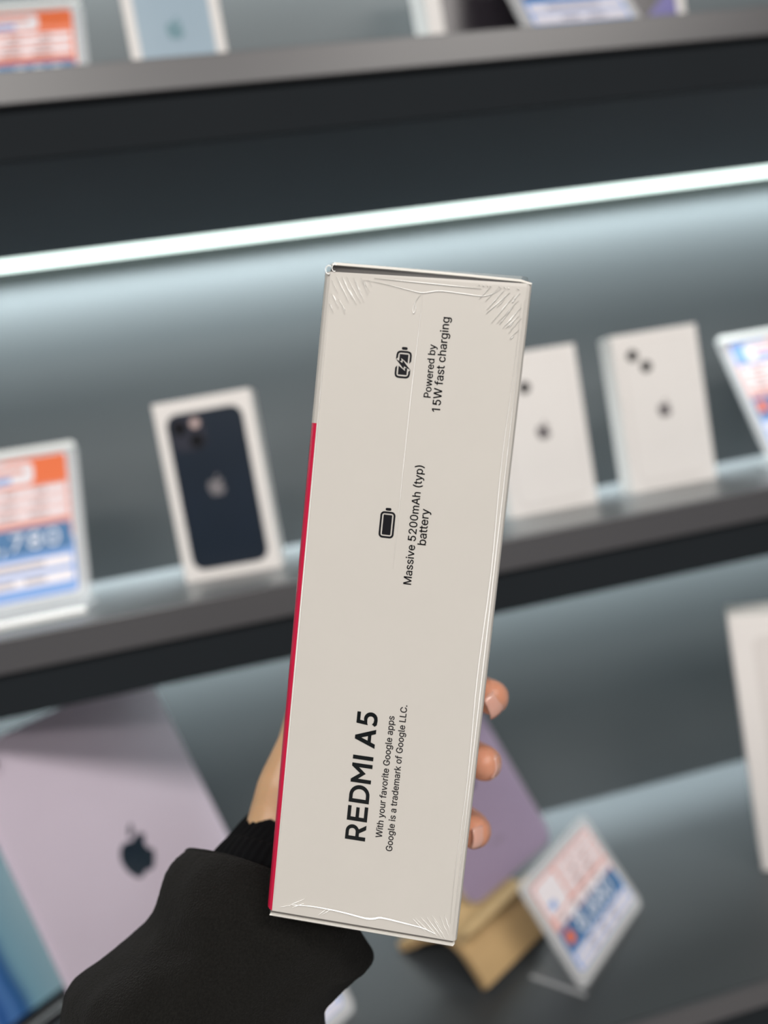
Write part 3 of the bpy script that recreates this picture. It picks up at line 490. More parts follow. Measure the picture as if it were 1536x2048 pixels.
# ------------------------------------------------------------------ price tags
def price_tag(loc, lean, yaw, w, h, label, price, scheme, foot='front', top_bar=True, wide=False):
    """loc = bottom middle of the leaning panel; x runs along the panel, z up it, -y towards the reader"""
    t = empty('price_tag', loc, (0, 0, yaw))
    tag(t, label, 'price tag', 'acrylic price tags')
    p = empty('leaning_panel', (0, 0, 0), (-lean, 0, 0))
    # parts keep to two levels: the panel's rotation is baked into each mesh
    C.objects.unlink(p); bpy.data.objects.remove(p)
    rot = Matrix.Rotation(-lean, 4, 'X')
    ac = slab('acrylic_panel', rrect(0, h / 2, w, h, 0.007), 0.0, 0.0028, M['acrylic'], t, bev=0.0006)
    m = 0.008
    cw, ch = w - 2 * m, h - 2 * m
    card = slab('paper_card', rrect(0, h / 2, cw, ch, 0.003), -0.0008, -0.0002, M['paper'], t)
    made = [ac, card]
    L, Rr, T, B = -cw / 2 + 0.0015, cw / 2 - 0.0015, h / 2 + ch / 2 - 0.0015, h / 2 - ch / 2 + 0.0015
    W_, H_ = Rr - L, T - B
    y1, y2, y3 = -0.00085, -0.0012, -0.0015

    def blk(name, x0, x1, z0, z1, mat, y, r=0.0015):
        made.append(slab(name, rrect(L + W_ * (x0 + x1) / 2, B + H_ * (z0 + z1) / 2, W_ * (x1 - x0), H_ * (z1 - z0), r), y - 0.0003, y, mat, card))

    blk('lower_field', 0, 1, 0, 0.38, M['sky'], y1, 0.004)
    blk('upper_field', 0, 1, 0.38, 1, M[scheme[0]], y1, 0.004)
    if wide:
        blk('header_pill', 0.02, 0.33, 0.60, 0.97, M['row'], y2, 0.004)
        blk('pill_mark', 0.08, 0.16, 0.66, 0.74, M['sky'], y3)
        for k in range(3):
            blk('text_row', 0.36, 0.98, 0.63 + 0.12 * k, 0.72 + 0.12 * k, M['row'], y2, 0.002)
            for q in range(2):
                blk('small_print', 0.50 + 0.2 * q + 0.03 * k, 0.58 + 0.2 * q, 0.655 + 0.12 * k, 0.695 + 0.12 * k, M['mark'], y3, 0.0005)
        blk('text_row', 0.06, 0.98, 0.48, 0.57, M['row'], y2, 0.002)
        for q in range(4):
            blk('small_print', 0.12 + 0.2 * q, 0.18 + 0.2 * q, 0.505, 0.545, M['mark'], y3, 0.0005)
        blk('price_band', 0.0, 0.98, 0.205, 0.46, M['blue'], y2, 0.002)
        blk('price_marker', 0.05, 0.14, 0.27, 0.40, M['orange'], y3, 0.002)
        made.append(layered('price_digits', text_polys(price, W_ * 0.60, L + W_ * 0.24, B + H_ * 0.245), y3, M['digits'], card, 0.0003))
        for k in range(2):
            blk('footer_row', 0.03, 0.98, 0.02 + 0.09 * k, 0.085 + 0.09 * k, M['row'], y2, 0.002)
            for q in range(3):
                blk('small_print', 0.25 + 0.2 * q, 0.32 + 0.2 * q, 0.04 + 0.09 * k, 0.07 + 0.09 * k, M['mark'], y3, 0.0005)
    else:
        blk('header_block', scheme[2], scheme[3], 0.785, 0.995, M[scheme[1]], y2, 0.002)
        blk('header_pill', 0.16, 0.70, 0.80, 0.965, M['row'], y2 - 0.0002, 0.006)
        made.append(None)
        blk('pill_mark', 0.24, 0.62, 0.885, 0.925, M['salmon'], y3 - 0.0002, 0.001)
        blk('pill_mark', 0.26, 0.50, 0.825, 0.865, M['sky'], y3 - 0.0002, 0.001)
        for k in range(3):
            z = 0.545 + 0.082 * k
            blk('text_row', 0.02, 0.975, z, z + 0.056, M['row'], y2, 0.003)
            for q in range(3):
                blk('small_print', 0.10 + 0.27 * q + 0.03 * k, 0.26 + 0.27 * q, z + 0.018, z + 0.038, M['mark'], y3, 0.0004)
        blk('price_band', 0.0, 0.985, 0.30, 0.485, M['blue'], y2, 0.002)
        blk('price_marker', 0.03, 0.13, 0.35, 0.44, M['orange'], y3, 0.002)
        made.append(layered('price_digits', text_polys(price, W_ * 0.64, L + W_ * 0.24, B + H_ * 0.335, track=40), y3, M['digits'], card, 0.0003))
        for k in range(2):
            z = 0.075 + 0.105 * k
            blk('footer_row', 0.02, 0.975, z, z + 0.075, M['row'], y2, 0.003)
            for q in range(2):
                blk('small_print', 0.30 + 0.26 * q - 0.1 * k, 0.48 + 0.26 * q, z + 0.025, z + 0.05, M['mark'], y3, 0.0004)
    if top_bar:
        bar = slab('top_edge', rrect(0, h - 0.0028, w * 0.985, 0.0066, 0.003), -0.0034, 0.0036, M['acrylic_edge'], t, bev=0.0012)
        made.append(bar)
    for o in made:
        if o is not None:
            o.data.transform(rot)
    if foot == 'front':
        f = box('foot_plate', -w / 2 - 0.003, w / 2 + 0.003, -0.045, 0.012, -0.0052, -0.0012, M['acrylic'], t, bev=0.0008)
        box('foot_front_edge', -w / 2 - 0.003, w / 2 + 0.003, -0.0478, -0.0452, -0.0054, 0.0, M['acrylic_edge'], t, bev=0.0009)
    else:
        f = box('foot_plate', -w / 2, w / 2, -0.002, 0.048, -0.0035, -0.0012, M['acrylic_clear'], t, bev=0.0005)
        box('foot_side_edge', -w / 2 - 0.0014, -w / 2 - 0.0002, -0.002, 0.048, -0.0037, -0.001, M['acrylic'], t)
    return t


def bottom_mid(x, y, yaw, w, end):
    """turn a bottom corner (end = -1 left, +1 right) into the bottom middle"""
    return (x - end * math.cos(yaw) * w / 2, y - end * math.sin(yaw) * w / 2)


yw = math.radians(2)
q = bottom_mid(-0.1487, -0.1796, yw, 0.116, 1)
price_tag((q[0], q[1], ZC + ZM + 0.006), math.radians(29.2), yw, 0.116, 0.157, 'price tag with orange header left of the midnight phone box, price ending 780', '5,780', ('salmon', 'orange', 0.45, 0.99))
yw = math.radians(-7)
q = bottom_mid(0.527, -0.140, yw, 0.116, -1)
price_tag((q[0], q[1], ZC + ZM + 0.006), math.radians(29), yw, 0.116, 0.159, 'price tag with blue header corner right of the white phone boxes on the middle shelf', '6,480', ('salmon', 'sky', 0.01, 0.45))
q = bottom_mid(-0.0705, -0.175, 0, 0.116, 1)
price_tag((q[0], q[1], ZC + ZU + 0.006), math.radians(29), 0.0, 0.116, 0.157, 'price tag with orange header left of the pale blue phone box on the upper shelf', '4,980', ('orange', 'orange', 0.45, 0.99), top_bar=True)
q = bottom_mid(0.291, -0.236, 0, 0.108, -1)
price_tag((q[0], q[1], ZC + ZU + 0.006), math.radians(29), 0.0, 0.108, 0.157, 'price tag leaning before the wide dark-pictured box on the upper shelf', '7,680', ('salmon', 'sky', 0.01, 0.45), foot='back')
yw = math.radians(40.4)
q = bottom_mid(0.1858, -0.2956, yw, 0.129, -1)
price_tag((q[0], q[1], ZC + ZL + 0.004), math.radians(30.8), yw, 0.129, 0.092, 'slanted landscape price tag beside the wooden tablet stand', '8,680', ('salmon', 'orange', 0, 1), foot='back', top_bar=False, wide=True)
yw = math.radians(38)
q = bottom_mid(0.006, -0.240, yw, 0.129, 1)
price_tag((q[0], q[1], ZC + ZL + 0.004), math.radians(31), yw, 0.129, 0.092, 'landscape price tag mostly hidden behind the black sleeve', '8,280', ('salmon', 'orange', 0, 1), foot='back', top_bar=False, wide=True)


# ------------------------------------------------------------------ boxed phones and tablets
def phone_box(loc, yaw, w, h, d, label, kind, group='boxed phones on the shelves'):
    t = empty('phone_box', loc, (0, 0, yaw))
    tag(t, label, 'box', group)
    box('carton', -w / 2, w / 2, 0.0, d, 0.0, h, M['phone_carton'], t, bev=0.0012)
    if kind in ('midnight', 'blue'):
        pm = M['navy'] if kind == 'midnight' else M['paleblue']
        pw, ph = w * 0.775, h * 0.865
        pr = slab('phone_picture', rrect(0, h / 2 - 0.001, pw, ph, 0.0105), -0.0006, 0.0002, pm, t)
        cx_, cz_ = -pw / 2 + 0.018, h / 2 + ph / 2 - 0.019
        slab('camera_plateau', rrect(cx_, cz_, 0.030, 0.031, 0.0085), -0.0012, -0.0006, M['bump'] if kind == 'midnight' else M['paleblue'], pr)
        for dx, dz in ((-0.0068, 0.0055), (0.0065, -0.0075)):
            slab('lens', rrect(cx_ + dx, cz_ + dz, 0.0125, 0.0125, 0.00625, 8), -0.0020, -0.0012, M['lens'], pr)
        slab('flash', rrect(cx_ + 0.0072, cz_ + 0.0078, 0.0085, 0.0085, 0.0042, 8), -0.0020, -0.0012, M['flash'], pr)
        shape2d('logo', apple_polys(0, h / 2 + 0.002, 0.0175), -0.0006, M['logo_silver'] if kind == 'midnight' else M['logo_teal'], pr, 0.0003)
    else:
        pw, ph = w * 0.80, h * 0.88
        pr = slab('phone_emboss', rrect(0, h / 2, pw, ph, 0.0105), -0.0005, 0.0002, M['emboss'], t, bev=0.0003)
        slab('phone_emboss_face', rrect(0, h / 2, pw - 0.0018, ph - 0.0018, 0.0097), -0.0008, -0.0005, M['phone_carton'], pr)
        cx_, cz_ = -pw / 2 + 0.0165, h / 2 + ph / 2 - 0.0175
        for dx, dz in ((-0.0058, 0.0050), (0.0070, -0.0075)):
            slab('lens', rrect(cx_ + dx, cz_ + dz, 0.0112, 0.0112, 0.0056, 8), -0.0016, -0.0008, M['lens'], pr)
        shape2d('logo', apple_polys(0, h / 2 + 0.001, 0.0165), -0.0008, M['logo_grey'], pr, 0.0003)
    return t


def mid(x, y, yaw, w):
    return (x + math.cos(yaw) * w / 2, y + math.sin(yaw) * w / 2)


yw = math.radians(-10)
q = mid(-0.0723, -0.1615, yw, 0.0872)
phone_box((q[0], q[1], ZC + ZM), yw, 0.0872, 0.160, 0.026, 'white phone box printed with a midnight dark phone back', 'midnight')
yw = math.radians(0)
q = mid(0.238, -0.152, yw, 0.090)
phone_box((q[0], q[1], ZC + ZM), yw, 0.090, 0.157, 0.026, 'white phone box partly hidden by the held carton, with white phone picture', 'white')
yw = math.radians(-2)
q = mid(0.370, -0.1425, yw, 0.092)
phone_box((q[0], q[1], ZC + ZM), yw, 0.092, 0.1585, 0.027, 'white phone box with two black lenses beside the right price tag', 'white')
q = mid(-0.033, -0.160, 0, 0.0815)
phone_box((q[0], q[1], ZC + ZU), 0.0, 0.0815, 0.158, 0.026, 'white box printed with a pale blue phone on the upper shelf', 'blue')


t = empty('tablet_box', (0.381, -0.118, ZC + ZU), (0, 0, 0))
tag(t, 'wide white box with dark violet swirl picture on the upper shelf', 'box')
box('carton', -0.136, 0.136, 0.0, 0.045, 0.0, 0.205, M['phone_carton'], t, bev=0.0012)
pr = slab('screen_picture', rrect(0.003, 0.1025, 0.246, 0.181, 0.008), -0.0006, 0.0002, M['screen_dark'], t)
shape2d('picture_swirl', [catmull([(0.055, 0.03), (0.085, 0.07), (0.122, 0.10), (0.123, 0.03), (0.10, 0.05), (0.075, 0.035)], 5)], -0.0006, M['swirl'], pr, 0.0002)
shape2d('picture_swirl', [catmull([(-0.055, 0.02), (-0.04, 0.075), (-0.02, 0.10), (-0.012, 0.08), (-0.03, 0.05), (-0.035, 0.02)], 5)], -0.0006, M['brown'], pr, 0.0002)

t = empty('tablet_box', (0.500, -0.265, ZC + ZL), (0, 0, math.radians(-31)))
tag(t, 'tall plain white box standing at the right end of the lower shelf', 'box')
box('carton_lid', -0.105, 0.105, 0.0, 0.046, 0.0, 0.252, M['phone_carton'], t, bev=0.0015)
slab('picture_emboss', rrect(0, 0.126, 0.172, 0.214, 0.010), -0.0005, 0.0002, M['emboss'], t, bev=0.0003)
shape2d('logo', apple_polys(0, 0.13, 0.03), -0.0005, M['logo_grey'], t, 0.0003)


# ------------------------------------------------------------------ tablets on the lower shelf
def tablet(loc, lean, yaw, w, h, label, face, edge, mark=None):
    """loc = bottom middle of the tablet on its support"""
    t = empty('tablet', loc, (0, 0, yaw))
    tag(t, label, 'tablet')
    rot = Matrix.Rotation(-lean, 4, 'X')
    made = [slab('tablet_shell', rrect(0, h / 2, w, h, 0.016, 8), 0.0, 0.0062, edge, t, bev=0.0012)]
    if face == 'screen':
        gl = slab('front_glass', rrect(0, h / 2, w - 0.003, h - 0.003, 0.015, 8), -0.0004, 0.0, M['bezel'], t)
        made += [gl, slab('screen', rrect(0, h / 2, w - 0.019, h - 0.019, 0.008, 8), -0.0007, -0.0004, M['wave'], gl)]
    else:
        bk = slab('back_panel', rrect(0, h / 2, w - 0.0022, h - 0.0022, 0.015, 8), -0.0003, 0.0, face, t)
        made.append(bk)
        cx_, cz_ = -w / 2 + 0.0165, h - 0.0165
        if mark != 'text':
            ring = slab('camera_ring', rrect(cx_, cz_, 0.017, 0.017, 0.0085, 10), -0.0018, -0.0003, edge, bk, bev=0.0003)
            made += [ring, shape2d('logo', apple_polys(0, h / 2, 0.040), -0.0003, M['logo_dark'], bk, 0.0003)]
            made.append(slab('lens', rrect(cx_, cz_, 0.011, 0.011, 0.0055, 10), -0.0024, -0.0018, M['lens'], bk))
        else:
            made.append(shape2d('logo', apple_polys(0, h / 2, 0.026), -0.0003, M['logo_dark'], bk, 0.0003))
            made.append(layered('wordmark', text_polys('iPad mini', 0.017, -0.0085, 0.031), -0.0003, M['logo_grey'], bk, 0.0002))
    for o in made:
        o.data.transform(rot)
    return t


def prop(t, w, h, lean, drop):
    """small plastic foot and strut that hold a leaning tablet"""
    box('stand_foot', -w * 0.30, w * 0.30, -0.006, 0.075, -drop, -drop + 0.004, M['black_plastic'], t, bev=0.001)
    box('stand_ledge', -w * 0.30, w * 0.30, -0.006, 0.012, -drop + 0.004, -0.0006, M['black_plastic'], t, bev=0.001)
    ty, tz = math.sin(lean) * h * 0.55 + 0.008, math.cos(lean) * h * 0.55
    by, bz = 0.072, -drop + 0.004
    b = Vector((0, ty - by, tz - bz))
    st = box('stand_strut', -w * 0.16, w * 0.16, -0.002, 0.002, 0, b.length, M['black_plastic'], t)
    st.data.transform(Matrix.Rotation(-math.atan2(b.y, b.z), 4, 'X'))
    st.data.transform(Matrix.Translation((0, by, bz)))


wL, hL, leanL, yawL = 0.1785 * 1.1126, 0.2476 * 1.1126, 0.36, 0.955
q = mid(-0.1705, -0.2999, yawL, wL)
tb = tablet((q[0], q[1], ZC + ZL + 0.0322), leanL, yawL, wL, hL, 'large lilac tablet leaning with its back and dark logo showing, left of the sleeve', M['lilac'], M['lilac'])
prop(tb, wL, hL, leanL, 0.0322)
wB, hB, leanB, yawB = 0.1785, 0.2476, 0.47, 0.7757
q = bottom_mid(-0.2506 + 0.021, -0.1266 + 0.021, yawB, wB, 1)
tb = tablet((q[0], q[1], ZC + ZL + 0.012), leanB, yawB, wB, hB, 'tablet with a blue wave screen in the lower left corner', 'screen', M['silver'])
prop(tb, wB, hB, leanB, 0.012)
MINI = dict(x=0.121, y=-0.2185, z=0.046, yaw=math.radians(34.5), lean=math.radians(29.5))
q = mid(MINI['x'], MINI['y'], MINI['yaw'], 0.1348)
tablet((q[0], q[1], ZC + ZL + MINI['z']), MINI['lean'], MINI['yaw'], 0.1348, 0.1954, 'small purple tablet leaning on the light wooden stand', M['purple'], M['purple_edge'], 'text')


# bent plywood stand under the small tablet: one strip of ply swept along a profile
def ply_strip(name, prof, x0, x1, th, mat, parent):
    """prof: list of (y, z) along the middle of the ply; swept from x0 to x1"""
    pts = [Vector((0, *p)) for p in catmull([(a, b) for a, b in prof], 5, closed=False)] if False else [Vector((p[0], p[1])) for p in catmull(prof, 5, closed=False)]
    n = len(pts)
    outer, inner = [], []
    for i in range(n):
        d = (pts[min(i + 1, n - 1)] - pts[max(i - 1, 0)]).normalized()
        nr = Vector((-d.y, d.x)) * th / 2
        outer.append(pts[i] + nr); inner.append(pts[i] - nr)
    loop = outer + inner[::-1]
    bm = bmesh.new()
    L = [bm.verts.new((x0, p.x, p.y)) for p in loop]
    R_ = [bm.verts.new((x1, p.x, p.y)) for p in loop]
    m = len(loop)
    for i in range(m):
        bm.faces.new((L[i], L[(i + 1) % m], R_[(i + 1) % m], R_[i]))
    for V in (L, R_):
        for i in range(n - 1):
            bm.faces.new((V[i], V[i + 1], V[m - 2 - i], V[m - 1 - i]))
    return from_bm(name, bm, mat, parent)


yw = MINI['yaw']
stand = empty('tablet_stand', (0.113, -0.262, ZC + ZL), (0, 0, yw))
tag(stand, 'light bent plywood stand holding the small purple tablet', 'stand')
ply_strip('front_leg', [(0.0, 0.004), (0.010, 0.018), (0.022, 0.030), (0.036, 0.036), (0.052, 0.036)], 0.0, 0.094, 0.0075, M['wood'], stand)
ply_strip('ledge', [(0.012, 0.050), (0.018, 0.041), (0.030, 0.0385), (0.046, 0.0405), (0.056, 0.050), (0.066, 0.070), (0.100, 0.130)], 0.0, 0.094, 0.0065, M['wood_edge'], stand)
ply_strip('rear_leg', [(0.050, 0.034), (0.066, 0.026), (0.084, 0.014), (0.102, 0.004)], 0.0, 0.094, 0.0075, M['wood'], stand)

# ------------------------------------------------------------------ the held carton
mm = 0.001
BOXM = Matrix(((0.92179, 0.28531, 0.26249, 0.03037), (-0.28061, 0.95818, -0.05608, -0.65822), (-0.26751, -0.02196, 0.96330, ZC - 0.0433), (0, 0, 0, 1)))
carton = empty('phone_carton')
tag(carton, 'sealed white phone carton with red left edge, held upright in the foreground', 'box')
carton.matrix_world = BOXM
# local frame: x right, y away from the viewer, z up; front face y = 0, 54.2 x 80 x 180 mm
HX, DY, HZ = 27.1, 80.0, 90.0
sec = [(-HX, DY), (-HX, 2.6), (-HX + 0.35, 1.5), (-HX + 1.0, 0.62), (-HX + 1.9, 0.0), (HX - 1.3, 0.0), (HX - 0.45, 0.35), (HX, 1.2), (HX, DY)]
zs = [-89.0, 48.6, 88.6]
v, f, mi = [], [], []
for z in zs:
    for x, y in sec:
        zz = z
        if z > 80: zz = 88.25 + (x + HX) / (2 * HX) * 0.85
        v.append((x * mm, y * mm, zz * mm))
n = len(sec)
for k in range(len(zs) - 1):
    for i in range(n):
        j = (i + 1) % n
        f.append((k * n + i, k * n + j, (k + 1) * n + j, (k + 1) * n + i))
        mi.append(1 if (k == 0 and i <= 3) else 0)
f.append(tuple(range(n))[::-1]); mi.append(0)
f.append(tuple(range((len(zs) - 1) * n, len(zs) * n))); mi.append(0)
me = bpy.data.meshes.new('carton_sleeve')
me.from_pydata(v, [], f)
me.materials.append(M['white_card']); me.materials.append(M['red'])
for p, i in zip(me.polygons, mi): p.material_index = i
bm = bmesh.new(); bm.from_mesh(me); bmesh.ops.recalc_face_normals(bm, faces=bm.faces); bm.to_mesh(me); bm.free()
o = link('carton_sleeve', me, None, carton)
tag(o, 'white printed carton wall with red left side')


def lbox(name, x0, x1, y0, y1, z0, z1, mat, bev=0.0):
    return box(name, x0 * mm, x1 * mm, y0 * mm, y1 * mm, z0 * mm, z1 * mm, mat, carton, bev * mm)


# end flaps: dark slot, then the flap's own pale edge
def wedge(name, pts, y0, y1, mat):
    return slab(name, [(x * mm, z * mm) for x, z in pts], y0 * mm, y1 * mm, mat, carton)


wedge('top_slot', [(-25.6, 88.2), (26.3, 89.0), (26.3, 89.9), (-25.0, 90.3)], 0.9, 79, M['gap'])
wedge('top_flap', [(-25.2, 90.1), (-10, 90.05), (10, 89.75), (24, 89.45), (26.9, 88.9), (27.1, 89.3), (24.2, 90.0), (10, 90.35), (-10, 90.65), (-24.4, 90.75)], 0.05, 79.5, M['kraft_edge'])
wedge('bottom_slot', [(-25.8, -89.9), (26.0, -90.1), (26.0, -88.9), (-25.8, -88.9)], 0.7, 79, M['gap_grey'])
wedge('bottom_flap', [(-25.9, -90.6), (26.2, -90.6), (26.6, -89.9), (-25.6, -90.1)], 0.2, 79.5, M['kraft_edge'])


# printing on the narrow side. Text runs upwards: reading direction = +z, tops of letters = -x
def up_text(name, polys, mat, thick=0.05, grow=0.0):
    rot = [[(-b * mm, a * mm) for a, b in pl] for pl in polys]
    return shape2d(name, rot, -0.02 * mm, mat, carton, thick * mm, grow * mm)


def line(name, s, z0, z1, xb, mat, grow=0.036):
    lay = [[[(-b * mm, a * mm) for a, b in pl] for pl in l] for l in text_polys(s, z1 - z0, z0, -xb)]
    layered(name, lay, -0.02 * mm, mat, carton, 0.05 * mm, grow * mm)


line('lettering_powered_by', 'Powered by', 58.1, 71.8, 4.33, M['ink'])
line('lettering_fast_charging', '15W fast charging', 54.6, 79.0, 7.15, M['ink'])
line('lettering_massive_battery', 'Massive 5200mAh (typ)', 8.3, 40.2, 4.34, M['ink'])
line('lettering_battery', 'battery', 19.3, 28.9, 7.12, M['ink'])
line('lettering_google_apps', 'With your favorite Google apps', -62.8, -28.2, 3.6, M['greyink'])
line('lettering_google_trademark', 'Google is a trademark of Google LLC.', -66.2, -24.7, 6.76, M['greyink'])


# heavy wide model name, letter by letter, cap height 1
def arc(cx, cy, r, a0, a1, n=10, ry=None):
    ry = ry or r
    return [(cx + r * math.cos(math.radians(a0 + (a1 - a0) * i / n)), cy + ry * math.sin(math.radians(a0 + (a1 - a0) * i / n))) for i in range(n + 1)]


W_ = 0.185
LET = {
    'R': [[(0, 0), (W_, 0), (W_, 0.33), (0.36, 0.33), (0.57, 0), (0.79, 0), (0.555, 0.355)] + arc(0.43, 0.67, 0.33, -62, 90, 10) + [(0, 1.0)],
          [(W_, 0.50), (0.43, 0.50)] + arc(0.43, 0.67, 0.155, -90, 90, 8, 0.17)[1:] + [(W_, 0.84)]],
    'E': [[(0, 0), (0.74, 0), (0.74, 0.17), (W_, 0.17), (W_, 0.42), (0.68, 0.42), (0.68, 0.585), (W_, 0.585), (W_, 0.83), (0.73, 0.83), (0.73, 1), (0, 1)]],
    'D': [[(0, 0), (0.38, 0)] + arc(0.38, 0.5, 0.50, -90, 90, 14)[1:] + [(0, 1)],
          [(W_, 0.17), (0.37, 0.17)] + arc(0.37, 0.5, 0.32, -90, 90, 12, 0.33)[1:] + [(W_, 0.83)]],
    'M': [[(0, 0), (W_, 0), (W_, 0.66), (0.475, 0.30), (0.765, 0.66), (0.765, 0), (0.95, 0), (0.95, 1), (0.80, 1), (0.475, 0.575), (0.15, 1), (0, 1)]],
    'I': [[(0, 0), (0.19, 0), (0.19, 1), (0, 1)]],
    'A': [[(0, 0), (0.20, 0), (0.285, 0.21), (0.64, 0.21), (0.725, 0), (0.93, 0), (0.555, 1), (0.375, 1)],
          [(0.345, 0.37), (0.58, 0.37), (0.4625, 0.70)]],
    '5': [[(0.0, 0.10), (0.09, -0.0), (0.30, -0.02)] + arc(0.34, 0.315, 0.335, -70, 110, 12) + [(0.22, 0.62), (0.245, 0.83), (0.64, 0.83), (0.64, 1), (0.085, 1), (0.035, 0.44), (0.14, 0.475), (0.30, 0.485)]
          + arc(0.32, 0.315, 0.165, 80, -90, 9) + [(0.19, 0.165), (0.095, 0.235)]],
}
polys = []
cap, z0 = 5.62, -64.55
for ch, at in (('R', 0), ('E', 0.96), ('D', 1.87), ('M', 2.87), ('I', 4.02), ('A', 4.64), ('5', 5.71)):
    for c in LET[ch]:
        polys.append([(z0 + (at + a) * cap * 1.02, 0.96 + b * cap) for a, b in c])
up_text('lettering_model_name', polys, M['foilblack'], 0.09)


# battery icons (upright in the text's reading frame)
def rr(cx, cz, w, h, r):
    return rrect(cx, cz, w, h, r, 6)


def icon(cz, bolt):
    X = 3.69
    if not bolt:
        up_text('battery_icon', [rr(cz, X, 7.0, 3.95, 1.0), rr(cz, X, 6.2, 3.15, 0.65), rr(cz, X, 5.25, 2.2, 0.12), rr(cz + 4.17, X, 0.62, 1.45, 0.3)], M['ink'], grow=0.05)
        return
    def P(l): return [(cz + a, X + b) for a, b in l]
    # outline split by the bolt into two hooks, two solid blocks, the bolt itself
    up_text('charging_battery_icon', [
        P([(0.95, -1.98), (2.5, -1.98), (3.1, -1.8), (3.4, -1.4), (3.5, -0.9), (3.5, 0.9), (3.4, 1.4), (3.1, 1.8), (2.5, 1.98), (1.35, 1.98), (1.75, 1.58), (2.4, 1.58), (2.85, 1.45), (3.05, 1.1), (3.1, 0.8), (3.1, -0.8), (3.05, -1.1), (2.85, -1.45), (2.4, -1.58), (0.45, -1.58)]),
        P([(-0.95, 1.98), (-2.5, 1.98), (-3.1, 1.8), (-3.4, 1.4), (-3.5, 0.9), (-3.5, -0.9), (-3.4, -1.4), (-3.1, -1.8), (-2.5, -1.98), (-1.35, -1.98), (-1.75, -1.58), (-2.4, -1.58), (-2.85, -1.45), (-3.05, -1.1), (-3.1, -0.8), (-3.1, 0.8), (-3.05, 1.1), (-2.85, 1.45), (-2.4, 1.58), (-0.45, 1.58)]),
        P([(2.6, -1.1), (2.6, 1.1), (0.85, 1.1), (0.95, 0.55), (1.75, 0.75), (0.45, -1.1)]),
        P([(-2.6, 1.1), (-2.6, -1.1), (-0.85, -1.1), (-0.95, -0.55), (-1.75, -0.75), (-0.45, 1.1)]),
        P([(1.15, 1.85), (0.35, 0.25), (1.0, 0.15), (-1.15, -1.85), (-0.35, -0.25), (-1.0, -0.15)]),
        rr(cz + 4.17, X, 0.62, 1.45, 0.3)], M['ink'], grow=0.04)


icon(23.6, False)
icon(66.0, True)

# shrink film round the carton
fs = [(-HX - 0.12, DY + 0.2), (-HX - 0.12, 2.5), (-HX + 0.25, 1.3), (-HX + 0.95, 0.45), (-HX + 1.85, -0.16), (HX - 1.2, -0.16), (HX - 0.3, 0.2), (HX + 0.14, 1.1), (HX + 0.14, DY + 0.2)]
v, f = [], []
for z in (-90.75, -89.2, 88.2, 90.8):
    s_ = 0.955 if z > 90 else (0.975 if z < -90 else 1.0)
    for x, y in fs:
        v.append((x * s_ * mm, (y + (0.25 if abs(z) > 90 and y < 1 else 0)) * mm, z * mm))
n = len(fs)
for k in range(3):
    for i in range(n):
        j = (i + 1) % n
        f.append((k * n + i, k * n + j, (k + 1) * n + j, (k + 1) * n + i))
f.append(tuple(range(n))[::-1]); f.append(tuple(range(3 * n, 4 * n)))
film = mesh('shrink_film', v, f, M['film'], carton)


def ridge(pts, w, hgt=0.16):
    """thin raised crease in the film through (x, z) points, mm"""
    vv, ff = [], []
    m = len(pts)
    for i, (x, z) in enumerate(pts):
        a = Vector(pts[max(i - 1, 0)]); b = Vector(pts[min(i + 1, m - 1)])
        d = (b - a).normalized(); nr = Vector((-d.y, d.x))
        k = w * (math.sin(math.pi * (i + 0.35) / (m - 0.3)) if m > 2 else 1) / 2
        k = max(k, w * 0.08)
        vv += [((x + nr.x * k) * mm, -0.165 * mm, (z + nr.y * k) * mm), (x * mm, (-0.17 - hgt) * mm, z * mm), ((x - nr.x * k) * mm, -0.165 * mm, (z - nr.y * k) * mm)]
    for i in range(m - 1):
        a = i * 3
        ff += [(a, a + 3, a + 4, a + 1), (a + 1, a + 4, a + 5, a + 2)]
    return vv, ff


def creases(name, lines, w0, w1, hgt=0.16):
    V, F = [], []
    for ln in lines:
        vv, ff = ridge(ln, random.uniform(w0, w1), hgt)
        b = len(V); V += vv; F += [tuple(i + b for i in q_) for q_ in ff]
    o = mesh(name, V, F, M['crease'], film)
    o['kind'] = 'stuff'
    return o


def streak(x, z, ang, ln, seg=7):
    a = math.radians(ang)
    return [(x + math.cos(a) * ln * i / seg + random.uniform(-0.07, 0.07), z + math.sin(a) * ln * i / seg + random.uniform(-0.05, 0.05)) for i in range(seg + 1)]


ls = []
for x, z, ln in ((-24.6, 86.4, 4), (-23.4, 87.2, 7.5), (-22.0, 87.3, 6.5), (-20.8, 87.5, 8), (-20.2, 84.6, 5), (-19.0, 87.4, 6), (-18.2, 86.0, 5.5), (-17.0, 87.5, 5), (-16.2, 86.8, 3.5), (-22.6, 81.8, 4), (-24.4, 83.0, 4.5), (-24.9, 80.4, 3), (-21.3, 80.0, 2.4), (-15.0, 87.3, 2.2)):
    ls.append(streak(x, z, -60 + random.uniform(-4, 6), ln))
    if random.random() < 0.8: ls.append(streak(x + 0.5, z - 0.6, -59, ln * 0.4, 4))
creases('film_wrinkles', ls, 0.10, 0.26)
ls = []
for x, z, ln in ((18.6, 87.2, 4.5), (20.2, 87.0, 6.5), (21.8, 86.6, 8.0), (23.0, 86.0, 9.0), (24.2, 84.8, 8.0), (25.0, 83.0, 7.0), (25.3, 80.4, 5.0), (25.2, 77.6, 3.6), (16.6, 87.4, 4.0), (24.4, 86.6, 3.0), (22.3, 81.8, 4.2), (24.6, 80.8, 4.4)):
    ls.append(streak(x, z, -128 + random.uniform(-5, 5), ln))
    if random.random() < 0.8: ls.append(streak(x - 1.2, z - 1.8, -127, ln * 0.35, 4))
